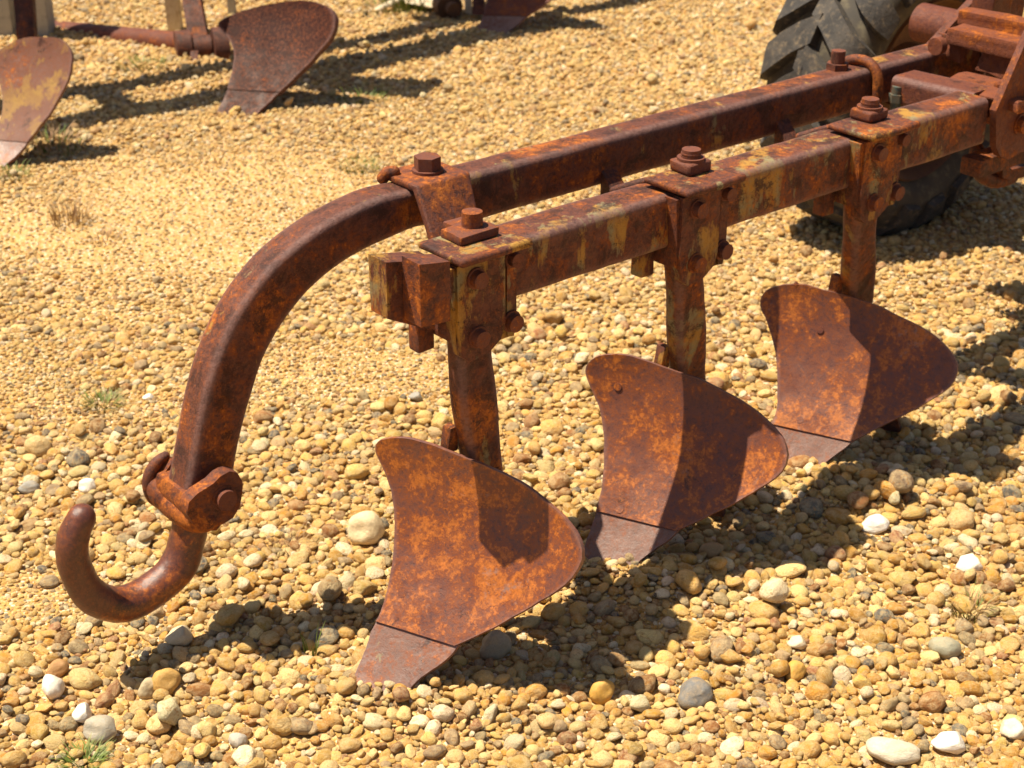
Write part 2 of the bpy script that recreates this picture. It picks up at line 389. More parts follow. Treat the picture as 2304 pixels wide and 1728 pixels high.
# --- back beam whose near end bends down to the hook
NB0, NB1 = -0.277, -0.349
ridge = [(1010, 379), (905, 409), (830, 425), (760, 455), (700, 488), (655, 520), (600, 566), (555, 618), (520, 668), (495, 715), (472, 770), (453, 825), (438, 885), (424, 960), (411, 1030), (400, 1085)]
inner = [(1010, 487), (920, 490), (850, 515), (780, 548), (730, 580), (680, 622), (640, 668), (603, 720), (572, 780), (549, 850), (530, 920), (515, 985), (507, 1035)]
def rs(pts, n):
    sp = smooth_path([Vector((x, y, 0)) for x, y in pts], 8); acc = [0.0]
    for a, b in zip(sp, sp[1:]): acc.append(acc[-1] + (b - a).length)
    tt = np.linspace(0, acc[-1], n)
    return [Vector((float(np.interp(x, acc, [p.x for p in sp])), float(np.interp(x, acc, [p.y for p in sp])))) for x in tt]
NCV = 40
RO = [Vector(on(p.x, p.y, NB0)) for p in rs(ridge, NCV)][::-1]
RI = [Vector(on(p.x, p.y, NB0)) for p in rs(inner, NCV)][::-1]
def back_prof(i):
    nc = (NB0 + NB1) / 2
    if i < NCV:
        o_, i_ = RO[i], RI[i]
        c2 = (o_ + i_) / 2; u = (o_ - i_)
        return W(c2.x, nc, c2.y), N, (B * u.x + Z * u.y).normalized(), (NB0 - NB1) / 2, u.length / 2
    f = (i - NCV + 1) / 50
    o_, i_ = RO[-1], RI[-1]; c0 = (o_ + i_) / 2; h0 = (o_ - i_).length / 2
    t = c0.x + (1.68 - c0.x) * f
    blend = min(1, f * 5)
    h = h0 + (0.0455 - h0) * blend; zc = c0.y + (0.701 - c0.y) * blend
    return W(t, nc, zc), N, Z, (NB0 - NB1) / 2, h
back_beam = beam(back_prof, range(0, NCV + 50), 'beam', M_BEAM, plough, 'long beam whose near end curves down to a hook', seed=1)

# --- front beam
front_beam = beam(lambda i: (W(-0.06 + i * (1.30 + 0.06) / 60, -0.045, 0.684), N, Z, 0.045, 0.0505), range(61), 'beam', M_FRONT, plough, 'straight front beam that carries the clamps', seed=5)
# blocks at the near end of the front beam
link('beam_end', prism_px([(906, 572), (972, 566), (972, 694), (910, 708)], 0.046, 0.001, 0.046, bevel=0.010, seg=3, rough=0.002, seed=3), M_FORGE, front_beam)
link('beam_end', prism_px([(833, 566), (940, 560), (940, 716), (897, 706), (838, 690)], 0.000, -0.044, 0.000, bevel=0.008, seg=3, rough=0.003, seed=4), M_CLAMP, front_beam)

# --- hook and clevis
hookpath = [(414, 1095), (411, 1135), (405, 1165), (392, 1205), (368, 1243), (330, 1276), (290, 1298), (250, 1306), (213, 1296), (182, 1268), (163, 1228), (155, 1190), (160, 1155), (176, 1120)]
hp = [W(on(x, y, -0.315)[0], -0.315, on(x, y, -0.315)[1]) for x, y in hookpath]
hk = tube(hp, [0.0300, 0.0305, 0.0315, 0.032, 0.032, 0.031, 0.029, 0.0275, 0.0255, 0.024], 28, 8); jitter(hk, 0.0022, 22); jitter(hk, 0.0007, 90)
hook = link('hook', hk, M_HOOK, plough, 60)
def oval(cx, cz, rx, rz, rot=0, k=20):
    return [(cx + rx * math.cos(a) * math.cos(rot) - rz * math.sin(a) * math.sin(rot), cz + rx * math.cos(a) * math.sin(rot) + rz * math.sin(a) * math.cos(rot)) for a in [2 * math.pi * i / k for i in range(k)]]
cl = thing  # (helper name kept short below)
ear = [(455, 1040), (470, 1025), (490, 1014), (507, 1016), (517, 1035), (518, 1060), (512, 1090), (497, 1115), (478, 1127), (450, 1138), (432, 1142), (412, 1128), (398, 1105), (402, 1080), (420, 1062)]
strap = [(356, 1005), (372, 1020), (400, 1068), (440, 1085), (452, 1110), (447, 1139), (420, 1137), (395, 1116), (362, 1094), (330, 1080), (318, 1060), (318, 1035), (330, 1012)]
clev_bm = prism_px(ear, -0.245, -0.262, -0.236, bevel=0.008, seg=3, rough=0.001)
t_, z_ = on(440, 1085, -0.30)
clev_bm = join(clev_bm, prism_px([(402, 1070), (440, 1050), (470, 1065), (480, 1105), (455, 1135), (425, 1138), (402, 1120), (392, 1095)], -0.27, -0.39, -0.25, bevel=0.010, seg=3, rough=0.001),
               prism_px([(345, 1010), (362, 985), (400, 1000), (402, 1085), (372, 1092), (335, 1078), (320, 1050)], -0.38, -0.388, -0.360, bevel=0.009, seg=3, rough=0.001))
# strap round the front of the beam end
sp_ = [W(*((lambda q: (q[0], n_, q[1]))(on(x, y, n_)))) for x, y, n_ in [(338, 1045, -0.378), (352, 1064, -0.362), (372, 1082, -0.345), (396, 1100, -0.31), (420, 1116, -0.28), (440, 1120, -0.255)]]
clev_bm = join(clev_bm, tube(sp_, [0.022, 0.025, 0.027, 0.028, 0.027, 0.024], 18, 6))
ringp = [W(on(x, y, -0.38)[0], -0.38, on(x, y, -0.38)[1]) for x, y in [(357, 985), (340, 998), (325, 1022), (321, 1048), (330, 1072), (350, 1086)]]
clev_bm = join(clev_bm, tube(ringp, [0.008, 0.010, 0.011, 0.011, 0.012, 0.013], 14, 6))
clevis = link('clevis', clev_bm, M_FORGE, plough, 50)
tq, zq = on(484, 1076, -0.236)
link('pin', join(disc(W(tq, -0.395, zq), N, 0.012, 0.165, 18, 0.001), rivet(W(tq, -0.2385, zq), N, 0.018, 0.017)), M_BOLT, clevis)

# --- clamps (three) with bolts, plates; shanks; mouldboards; shares
def make_clamp(dt, first):
    sd = dt * 13
    c = link('clamp', join(
        # face plate, narrowing and rounded at its foot
        prism([(-0.118 + dt, 0.7345), (-0.022 + dt, 0.7345), (-0.022 + dt, 0.615), (-0.030 + dt, 0.588), (-0.055 + dt, 0.572), (-0.095 + dt, 0.566), (-0.112 + dt, 0.580), (-0.118 + dt, 0.625)], 0.004, 0.028, bevel=0.006, seg=3, rough=0.0012, seed=sd),
        # cheek to the left of the face, tapering downwards
        prism([(-0.128 + dt, 0.732), (-0.117 + dt, 0.732), (-0.117 + dt, 0.60), (-0.120 + dt, 0.625)], -0.03, 0.022, bevel=0.002, rough=0.001, seed=sd + 2),
        # top plate with rolled lip
        box(-0.126 + dt, 0.018 + dt, -0.062, 0.050, 0.7410, 0.7530, 0.005, seg=3, cuts=2, rough=0.0016, seed=sd + 5),
        tube([W(-0.118 + dt, 0.046, 0.749), W(-0.055 + dt, 0.049, 0.7495), W(0.010 + dt, 0.046, 0.750)], 0.0075, 10, 5),
        # lower saddle under the beam
        box(-0.120 + dt, -0.022 + dt, -0.120, 0.002, 0.600, 0.622, 0.004, rough=0.001, seed=sd + 7),
        box(-0.150 + dt, -0.118 + dt, -0.062, -0.034, 0.575, 0.625, 0.004, rough=0.001, seed=sd + 8),
    ), M_CLAMP, plough, 40, 'end clamp under the bracket to the curved beam' if first else None)
    link('side_bar', join(
        prism([(-0.010 + dt, 0.735), (0.010 + dt, 0.735), (0.010 + dt, 0.600), (0.004 + dt, 0.580), (-0.008 + dt, 0.582), (-0.010 + dt, 0.600)], 0.001, 0.018, bevel=0.004, seg=2, rough=0.001, seed=sd + 9),
        box(-0.030 + dt, 0.004 + dt, -0.01, 0.014, 0.578, 0.596, 0.004, rough=0.001)), M_CLAMP, c)
    for tt, zz, rr, nn_ in ((-0.082, 0.708, 0.0135, 0.027), (-0.080, 0.607, 0.014, 0.027), (0.000, 0.717, 0.0115, 0.017), (-0.002, 0.609, 0.014, 0.017)):
        link('bolt', rivet(W(tt + dt, nn_, zz), N + Vector((0, 0, random.uniform(-.06, .06))), rr * 1.05, 0.019), M_BOLT, c)
    # nut and stud on top
    if first:
        nut = join(box(-0.088 + dt, -0.010 + dt, -0.055, 0.000, 0.7534, 0.7685, 0.005, cuts=1, rough=0.002), box(-0.060 + dt, 0.0 + dt, -0.085, -0.056, 0.7534, 0.765, 0.005, cuts=1, rough=0.0015))
    else:
        nut = join(box(-0.068 + dt, -0.012 + dt, -0.058, -0.006, 0.7534, 0.7745, 0.006, seg=3, cuts=1, rough=0.0022, seed=sd), disc(W(-0.040 + dt, -0.032, 0.7534), Z, 0.025, 0.0255, seg=18, bevel=0.003))
    nut = link('nut', nut, M_BOLT, c)
    stud = disc(W(-0.040 + dt, -0.032, 0.76), Z, 0.0175, 0.032 if first else 0.033, seg=18, bevel=0.0035, dome=0.4)
    if not first:
        for q in range(3): stud = join(stud, disc(W(-0.040 + dt, -0.032, 0.7745 + q * 0.0050), Z, 0.0183, 0.0024, seg=18, bevel=0.0008))
    link('bolt', stud, M_BOLT, c)
    return c
DT = (0.0, 0.493, 0.986)
CLAMPS = [make_clamp(d, i == 0) for i, d in enumerate(DT)]

SHANK_FOOT = ((1008, 985), (1468, 800), (1843, 640))     # where each shank goes behind its mouldboard
def make_shank(i, dt, O):
    # broad flat bar that hangs in front of the beam and sweeps back to the mouldboard
    foot = surf(SHANK_FOOT[i][0] * K, SHANK_FOOT[i][1] * K, O) - M_DIR * 0.058
    top = W(-0.072 + dt, -0.006, 0.62)
    zt, zb = top.z, foot.z
    def pos(zz):
        f = (zt - zz) / (zt - zb); f = max(0, f); e = f ** 1.35 if f < 1 else 1 + (f - 1) * 0.9
        return Vector((top.x + (foot.x - top.x) * e, top.y + (foot.y - top.y) * e, zz))
    def prof(k):
        zz = zt - k * 0.022
        w = 0.037 + 0.002 * math.sin(zz * 31 + i)
        return pos(zz), B, N, w, 0.021
    s = beam(prof, range(0, 16), 'shank', M_SHANK, plough, seed=9 + i, wobble=0.0022, rcorner=0.013)
    # lug at the left edge, just above the mouldboard
    c = pos(zb + 0.02) - B * 0.046 - N * 0.020
    link('lug', hexa([c + B * x + N * y + Z * zz for zz, dx in ((-0.03, 0.0), (0.016, 0.008)) for x, y in ((-0.012 + dx, -0.012), (0.012, -0.012), (0.012, 0.010), (-0.012 + dx, 0.010))], 0.004, rough=0.001), M_SHANK, s)
    return pos(zb - 0.05), s
PLUGS = (((945, 1035), (905, 1335)), ((1390, 870), (1394, 1146)), ((1845, 742), (1800, 945)))
for i, d in enumerate(DT):
    tip = TIP + B * (S_BODY * i)
    O = tip - M_DIR * g_shape(0, 0.035); O.z = 0
    bd = BODIES[i]
    mb_ = sheet(bd['left'], bd['right'], O, 'mouldboard', M_MOULD[i], plough)
    sheet(bd['sl'], bd['sr'], O, 'share', M_SHARE, plough, thick=0.010, n=22, m=26, lift=-0.004, top_closed=False, edge=0.03)
    fp, _ = make_shank(i, d, O)
    for (bx, by) in PLUGS[i]:
        q = surf(bx, by, O); q2 = surf(bx + 8, by, O); q3 = surf(bx, by + 8, O); nr = (q2 - q).cross(q3 - q).normalized()
        if nr.dot(M_DIR) < 0: nr = -nr
        link('bolt', disc(q - nr * 0.002, nr, 0.0075, 0.0032, 16, 0.0008), M_MOULD[(i + 1) % 3], mb_)
    print('shank', i, 'top', W(-0.072 + d, -0.006, 0.62), 'foot', fp)
    # frog: the casting behind the plate that ties it to the shank
    low = O + A_DIR * 0.10 - M_DIR * 0.06 + Z * 0.02
    link('frog', hexa([q + A_DIR * x + M_DIR * y for q in (fp, low) for x, y in ((-0.04, -0.02), (0.03, -0.02), (0.03, 0.005), (-0.04, 0.005))], 0.006), M_BGF, plough)
    q0 = O - M_DIR * 0.06 + A_DIR * 0.03
    link('landside', hexa([q + M_DIR * y + Z * zz for q, h in ((q0, 0.09), (q0 + B * 0.28, 0.06)) for y, zz in ((0, 0), (0, h), (-0.018, h), (-0.018, 0))], 0.004), M_BGF, plough)

# --- saddle bracket from the curved beam to the first clamp
br = link('bracket', join(
    hexa([W(0.018, -0.364, 0.760), W(0.136, -0.364, 0.760), W(0.136, -0.262, 0.760), W(0.018, -0.262, 0.760), W(0.018, -0.364, 0.747), W(0.136, -0.364, 0.747), W(0.136, -0.262, 0.747), W(0.018, -0.262, 0.747)], 0.005, 3, cuts=1, rough=0.0015),
    hexa([W(0.018, -0.276, 0.760), W(0.136, -0.276, 0.760), W(0.136, -0.258, 0.760), W(0.018, -0.258, 0.760), W(0.006, -0.196, 0.640), W(0.106, -0.196, 0.640), W(0.106, -0.176, 0.640), W(0.006, -0.176, 0.640)], 0.005, 3, cuts=1, rough=0.002, seed=2),
    hexa([W(0.006, -0.196, 0.655), W(0.08, -0.196, 0.655), W(0.08, -0.196, 0.64), W(0.006, -0.196, 0.64), W(-0.06, -0.09, 0.655), W(0.02, -0.09, 0.655), W(0.02, -0.09, 0.64), W(-0.06, -0.09, 0.64)], 0.003),
    tube([W(0.014, -0.350, 0.752), W(0.020, -0.344, 0.762), W(0.028, -0.336, 0.764)], 0.011, 12, 5)), M_FORGE, plough)
link('bolt', join(disc(W(0.082, -0.310, 0.760), Z, 0.024, 0.028, hexa_=True, bevel=0.005, rot=0.2), disc(W(0.082, -0.310, 0.760), Z, 0.028, 0.005, seg=18, bevel=0.002)), M_BOLT, br)

# --- spacers between the beams at the two other clamps
for d in DT[1:]:
    t0 = d - 0.07
    link('spacer', hexa([W(t0 + 0.045, -0.280, 0.690), W(t0 + 0.085, -0.280, 0.690), W(t0 + 0.085, -0.280, 0.630), W(t0 + 0.045, -0.280, 0.630), W(t0 + 0.045, -0.235, 0.640), W(t0 + 0.085, -0.235, 0.640), W(t0 + 0.085, -0.235, 0.622), W(t0 + 0.045, -0.235, 0.622)], 0.004, rough=0.001), M_BGF, plough)
    link('spacer', box(t0 - 0.03, t0 + 0.09, -0.275, -0.095, 0.606, 0.624, 0.004, rough=0.001), M_BGF, plough)
    link('rod', tube([W(t0 - 0.085, -0.105, 0.722), W(t0 - 0.04, -0.082, 0.733), W(t0 + 0.01, -0.06, 0.741)], 0.008, 12, 5), M_BGF, plough)

# --- U-bolt and nut over the back beam, cross member, headstock
def bpt(x, y, n): t, z = on(x, y, n); return W(t, n, z)
tu = on(1893, 150, -0.27)[0]
ub = link('u_bolt', tube([W(tu - 0.012, -0.362, 0.66), W(tu - 0.012, -0.361, 0.71), W(tu - 0.010, -0.348, 0.745), W(tu - 0.006, -0.318, 0.759), W(tu - 0.002, -0.283, 0.754), W(tu, -0.263, 0.725), W(tu, -0.262, 0.66), W(tu, -0.262, 0.61)], 0.0115, 16, 6), M_FORGE, plough)
tn = tu - 0.065
nu = link('nut', join(disc(W(tn, -0.325, 0.740), Z, 0.025, 0.020, hexa_=True, bevel=0.004, rot=0.5)), M_BOLT, plough)
link('bolt', disc(W(tn, -0.325, 0.757), Z, 0.0155, 0.030, seg=16, bevel=0.004), M_BOLT, nu)
link('bolt', join(disc(W(tu + 0.035, -0.235, 0.675), Z, 0.017, 0.018, hexa_=True, bevel=0.004), disc(W(tu + 0.035, -0.235, 0.60), Z, 0.012, 0.11, seg=14)), M_TEAL, plough, label='bolt with teal paint between the beams')

tc = on(1975, 185, -0.2)[0]
cm = beam(lambda i: (W(tc + 0.03 + i * 0.002, -0.25 + i * 0.028, 0.698), B, Z, 0.045, 0.032), range(8), 'cross_member', M_HEAD, plough, seed=33)
# near headstock plate, parallel to the beams
pl = [(2330, -60), (2225, 70), (2166, 206), (2152, 240), (2152, 318), (2160, 338), (2178, 345), (2205, 330), (2260, 318), (2330, 260)]
hp1 = link('headstock_plate', prism_px(pl, 0.02, 0.004, 0.020, bevel=0.004, seg=2, rough=0.0015), M_HEAD, plough)
for (x, y) in ((2203, 268), (2240, 175)):
    tq, zq = on(x, y, 0.02); link('bolt', rivet(W(tq, 0.0195, zq), N, 0.018, 0.018), M_BOLT, hp1)
pl2 = [(2170, -90), (2105, -4), (2012, 96), (2016, 128), (2110, 120), (2200, 60), (2230, -90)]
hp2 = link('headstock_plate', prism_px(pl2, -0.39, -0.405, -0.385, bevel=0.004, rough=0.0015), M_HEAD, plough)
# tube end behind the far plate
dt_, dz_ = on(2021, 60, -0.47)
link('tube', disc(W(dt_ + 0.02, -0.53, dz_), N, 0.047, 0.12, 28, 0.014), M_HEAD, plough)
# two flaking bars and a ragged bracket across the headstock
n_, z__ = on_t(2080, 32, 1.60)
link('cross_bar', join(box(1.575, 1.625, n_ - 0.0, n_ + 0.42, z__ - 0.020, z__ + 0.018, 0.008, cuts=3, rough=0.004, seed=6)), M_CAKE, plough)
n_, z__ = on_t(2062, 68, 1.55)
link('cross_bar', join(box(1.515, 1.585, n_ - 0.0, n_ + 0.45, z__ - 0.024, z__ + 0.016, 0.008, cuts=3, rough=0.0045, seed=7)), M_CAKE, plough)
rg = []
n_, z__ = on_t(2150, 80, 1.545)
bmr = hexa([W(1.53, n_ - 0.02, z__ - 0.01), W(1.56, n_ - 0.02, z__ - 0.01), W(1.56, n_ - 0.03, z__ - 0.075), W(1.53, n_ - 0.03, z__ - 0.075), W(1.53, n_ + 0.16, z__ - 0.01), W(1.56, n_ + 0.16, z__ - 0.01), W(1.56, n_ + 0.13, z__ - 0.10), W(1.53, n_ + 0.13, z__ - 0.10)], 0.004, cuts=4, rough=0.010, seed=11)
n2, z2 = on_t(2045, 70, 1.54)
bmr = join(bmr, box(1.53, 1.555, n2 + 0.01, n2 + 0.05, z2 - 0.06, z2 - 0.01, 0.006, cuts=2, rough=0.006), disc(W(1.50, n2 + 0.015, z2 - 0.02), -B, 0.02, 0.02, 14, 0.004))
link('flaking_bracket', bmr, M_CAKE, plough)
# rusty debris ledge next to the cross member
n_, z__ = on_t(2095, 185, 1.40)
link('ledge', join(box(1.34, 1.47, n_ - 0.06, n_ + 0.16, z__ - 0.012, z__ + 0.008, 0.005, cuts=4, rough=0.011, seed=13), tube([W(1.42, n_ + 0.06, z__ + 0.01), W(1.46, n_ + 0.1, z__ + 0.028), W(1.52, n_ + 0.14, z__ + 0.03)], 0.012, 10, 5)), M_CAKE, plough)
# drawbar pieces below the beams
link('drawbar', join(box(1.22, 1.60, -0.30, -0.26, 0.585, 0.612, 0.005, rough=0.001), box(1.30, 1.75, -0.05, 0.0, 0.560, 0.600, 0.006, rough=0.0015),
     prism_px([(2108, 318), (2135, 330), (2150, 352), (2150, 380), (2170, 386), (2212, 372), (2290, 372), (2290, 345), (2212, 350), (2170, 362), (2152, 345), (2145, 325)], -0.1, -0.14, -0.08, bevel=0.004)), M_BGF, plough)
link('drawbar_hook', join(tube([bpt(2110, 322, -0.1), bpt(2108, 350, -0.1), bpt(2120, 378, -0.1), bpt(2150, 392, -0.1), bpt(2185, 382, -0.1)], 0.016, 12, 6)), M_BGF, plough)
# upright standing behind the frame edge
link('mast', hexa([W(1.70, -0.36, 0.66), W(1.78, -0.36, 0.66), W(1.78, -0.30, 0.66), W(1.70, -0.30, 0.66), W(1.70, -0.30, 1.25), W(1.78, -0.30, 1.25), W(1.78, -0.24, 1.25), W(1.70, -0.24, 1.25)], 0.006), M_HEAD, plough)
link('shade_deck', box(1.72, 2.50, -0.62, 0.22, 1.06, 1.10, 0.008), M_HEAD, plough)  # unseen deck above the view, added for the shade it casts at the right
link('cross_plate', box(1.66, 1.69, -0.40, 0.02, 0.60, 0.74, 0.005, rough=0.0015), M_BGF, plough)

# ================================================================== WHEEL
wc = at_z(1972, 492)
WN = Vector((math.cos(math.radians(-50)), math.sin(math.radians(-50)), 0)); WT = Vector((-WN.y, WN.x, 0))
RW = 0.425
wheel = thing('tractor_wheel', wc, 'black tractor wheel with deep chevron tread behind the front plough frame', 'wheel')
def wp(a, r, w):                                # angle, radius, offset along the axle
    return wc + Z * (RW - 0.012) + (WT * math.cos(a) + Z * math.sin(a)) * r + WN * w
WS = 0.99
prof = [(r_ * WS, w_ * 1.12) for r_, w_ in [(0.24, 0.085), (0.26, 0.115), (0.31, 0.140), (0.355, 0.138), (0.385, 0.118), (0.398, 0.06), (0.402, 0.0), (0.398, -0.06), (0.385, -0.118), (0.355, -0.138), (0.31, -0.140), (0.26, -0.115), (0.24, -0.085)]]
bm = bmesh.new(); seg = 72; rings = []
for i in range(seg):
    a = 2 * math.pi * i / seg; rings.append([bm.verts.new(wp(a, r, w)) for r, w in prof])
for i in range(seg):
    p, q = rings[i], rings[(i + 1) % seg]
    for j in range(len(prof) - 1): bm.faces.new((p[j], p[j + 1], q[j + 1], q[j]))
tyre = link('tyre', bm, M_SIDE, wheel, 60)
lug = bmesh.new(); NL = 18; SWEEP = True
for side in (1, -1):
    for i in range(NL):
        a0 = 2 * math.pi * (i + (0.5 if side < 0 else 0)) / NL
        secs = []
        for k, (w, rr, sweep, half) in enumerate([(-0.014, 0.396, 0.0, 0.115), (0.035, 0.400, 0.09, 0.118), (0.075, 0.398, 0.18, 0.122), (0.112, 0.388, 0.26, 0.125), (0.137, 0.362, 0.31, 0.125), (0.143, 0.330, 0.33, 0.11)]):
            top = 0.036 if k < 4 else (0.022 if k == 4 else 0.004)
            a = a0 + sweep * (1 if SWEEP else -1); w *= 1.12; rr *= WS
            o_ = 0 if k < 4 else 0.008 * (k - 3)
            secs.append([wp(a - half, rr - 0.006, side * (w)), wp(a - half * 0.86, rr + top, side * (w + o_)), wp(a + half * 0.86, rr + top, side * (w + o_)), wp(a + half, rr - 0.006, side * (w))])
        vs = [[lug.verts.new(p) for p in s] for s in secs]
        for s0, s1 in zip(vs, vs[1:]):
            for j in range(4): lug.faces.new((s0[j], s0[(j + 1) % 4], s1[(j + 1) % 4], s1[j]))
        lug.faces.new(vs[0]); lug.faces.new(vs[-1][::-1])
bmesh.ops.bevel(lug, geom=[e for e in lug.edges if len(e.link_faces) == 2 and e.calc_face_angle(0) > 0.6], offset=0.006, segments=2, affect='EDGES')
jitter(lug, 0.004, 18); jitter(lug, 0.002, 60)
link('tread', lug, M_RUBBER, tyre, 50)
rp = [(0.250, 0.10), (0.262, 0.112), (0.255, 0.122), (0.240, 0.105), (0.225, 0.06), (0.20, 0.035), (0.12, 0.03), (0.11, 0.05), (0.06, 0.055), (0.055, 0.10), (0.0005, 0.105)]
bm = bmesh.new(); rings = []
for i in range(64):
    a = 2 * math.pi * i / 64; rings.append([bm.verts.new(wp(a, r, w)) for r, w in [(r_ * WS, w_ * 1.12) for r_, w_ in rp]])
for i in range(64):
    p, q = rings[i], rings[(i + 1) % 64]
    for j in range(len(rp) - 1): bm.faces.new((p[j], p[j + 1], q[j + 1], q[j]))
bmesh.ops.remove_doubles(bm, verts=bm.verts, dist=0.0012)
rim = link('rim', bm, M_RIM, wheel, 40)
for i in range(6):
    a = 2 * math.pi * i / 6 + 0.3
    link('bolt', disc(wp(a, 0.085, 0.052), WN, 0.013, 0.02, hexa_=True, bevel=0.002), M_BGF, rim)
link('axle', disc(wp(0, 0, 0.10), WN, 0.045, 0.45, 24, 0.004), M_HEAD, wheel)

# ================================================================== PLOUGH AT THE BACK LEFT
zA = zf(0, 0, 0.3617)
plough2 = thing('plough', Vector((-1.4, 5.3, 0)), 'rusty two-furrow plough at the back left, one mouldboard ochre stained and one dark red', 'plough', 'ploughs standing in the background')
tipA = at_z(-25, 386); tipB = at_z(510, 254)
kA, kB = 1.35, 1.35
OA = tipA - M_DIR * g_shape(0, 0, kA); OB = tipB - M_DIR * g_shape(0, 0, kB)
sheet(zA([(250, 228), (150, 238), (60, 270), (-10, 315), (-60, 370), (-40, 440), (-5, 520), (12, 600), (10, 690), (-15, 770), (-70, 862)]),
      zA([(250, 228), (340, 235), (400, 260), (435, 310), (446, 370), (435, 440), (410, 520), (360, 620), (290, 730), (220, 820), (165, 884)]), OA, 'mouldboard', M_BGO, plough2, k=kA, thick=0.012, n=36, m=30, label='ochre stained mouldboard')
sheet(zA([(-72, 868), (-110, 960), (-160, 1100)]), zA([(166, 889), (110, 955), (60, 1003), (0, 1065), (-60, 1130)]), OA, 'share', M_SHARE, plough2, k=kA, thick=0.012, n=16, m=16, top_closed=False)
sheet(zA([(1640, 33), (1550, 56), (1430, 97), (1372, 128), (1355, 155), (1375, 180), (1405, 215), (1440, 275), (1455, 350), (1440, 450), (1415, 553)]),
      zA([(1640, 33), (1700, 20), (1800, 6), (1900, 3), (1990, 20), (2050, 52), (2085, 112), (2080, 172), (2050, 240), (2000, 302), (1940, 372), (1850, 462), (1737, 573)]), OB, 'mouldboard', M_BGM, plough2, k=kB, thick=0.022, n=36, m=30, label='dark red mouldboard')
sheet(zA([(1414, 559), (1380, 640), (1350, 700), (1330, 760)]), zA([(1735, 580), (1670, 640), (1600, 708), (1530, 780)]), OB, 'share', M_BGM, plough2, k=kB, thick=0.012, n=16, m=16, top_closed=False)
cw = OB + A_DIR * 0.02 - M_DIR * 0.05; cw.z = 0
link('shade_slab', hexa([cw + A_DIR * x + M_DIR * y + Z * zz for zz in (0.86, 0.93) for x, y in ((-0.25, -0.12), (0.22, -0.12), (0.22, 0.10), (-0.25, 0.10))], 0.01), M_BGF, plough2)  # unseen slab added overhead only to shade the dark red mouldboard
def slab_px(pts_top, pts_bot, s0, s1, th, bevel=0.005):
    """bar traced between a top edge and a bottom edge (two photograph points each, 2304 px) at depths s0 / s1, th metres deep"""
    p = [at_depth(*pts_top[0], s0), at_depth(*pts_top[1], s0), at_depth(*pts_bot[1], s1), at_depth(*pts_bot[0], s1)]
    back = Vector((0, th, 0)); return hexa([*p, *[q + back for q in p]], bevel)
link('shank', slab_px(((24, -60), (68, -60)), ((42, 150), (82, 150)), 5.78, 5.72, 0.05), M_BGF, plough2)
sb = link('shank', slab_px(((396, -80), (436, -80)), ((428, 120), (474, 120)), 6.66, 6.50, 0.05), M_BGF, plough2)
hubc = at_depth(452, 112, 6.42)
hub = link('coupling', join(disc(hubc - RT * 0.10, RT + Vector((0, 0.3, 0)), 0.075, 0.06, 24, 0.008), disc(hubc - RT * 0.03, RT + Vector((0, 0.3, 0)), 0.055, 0.07, 24, 0.006), disc(hubc + RT * 0.05, RT + Vector((0, 0.3, 0)), 0.088, 0.06, 24, 0.01),
     slab_px(((428, 135), (470, 120)), ((430, 164), (490, 162)), 6.44, 6.30, 0.10), slab_px(((428, 115), (446, 115)), ((424, 165), (445, 160)), 6.36, 6.28, 0.04)), M_BGF, plough2)
link('tie_rod', tube([at_depth(90, 68, 6.95), at_depth(420, 100, 6.50)], 0.048, 20, 4), M_HEAD, plough2)
# frame above: beams that carry the shanks (they reach above the picture and throw the long shadows)
bo = at_depth(55, 60, 5.75); bo.z = 0
link('beam', box(-0.9, 1.9, 0.10, 0.24, 0.78, 0.89, 0.01, o=bo), M_BGF, plough2)
link('beam', box(-0.9, 1.9, -0.22, -0.10, 0.78, 0.89, 0.01, o=bo), M_BGF, plough2)
link('cross_member', box(-0.1, 0.0, -0.11, 0.11, 0.79, 0.88, 0.01, o=bo), M_BGF, plough2)
link('shank', hexa([W(0.0, -0.03, 0.80, bo), W(0.05, -0.03, 0.80, bo), W(0.05, 0.03, 0.80, bo), W(0.0, 0.03, 0.80, bo)] + [at_depth(24, -60, 5.78) + Vector(q) for q in ((0, 0, 0), (0.07, 0, 0), (0.07, 0.05, 0), (0, 0.05, 0))], 0.004), M_BGF, plough2)

# --- pale posts behind it
def post(x0, x1, ytop, ybot, s, label, th=0.12, mat=M_POST):
    a = at_z(x0, ybot); s_ = (a - CAM).dot(FW)
    p = at_depth(x0, ybot, s_); q = at_depth(x1, ybot, s_); h = s
    o = hexa([p - Z * .03, q - Z * .03, q + Vector((0, th, -.03)), p + Vector((0, th, -.03)), p + Z * h, q + Z * h, q + Vector((0, th, h)), p + Vector((0, th, h))], 0.008)
    jitter(o, 0.004, 12)
    ob = link('concrete_post', o, mat); c = (p + q) / 2; c.z = 0
    ob.data.transform(Matrix.Translation(-c)); ob.location = c
    return prop(ob, label, 'post', 'pale posts behind the back left plough')
post(-45, 30, -10, 84, 0.8, 'pale grey concrete post at the very edge, left of the rusty shank')
post(68, 112, -10, 82, 0.8, 'pale grey concrete post just right of the rusty shank')
post(376, 408, -10, 66, 0.8, 'weathered brownish post left of the dark leaning shank', mat=M_CREAM, th=0.05)
post(512, 530, -10, 34, 0.7, 'thin grey post above the dark red mouldboard', th=0.04)

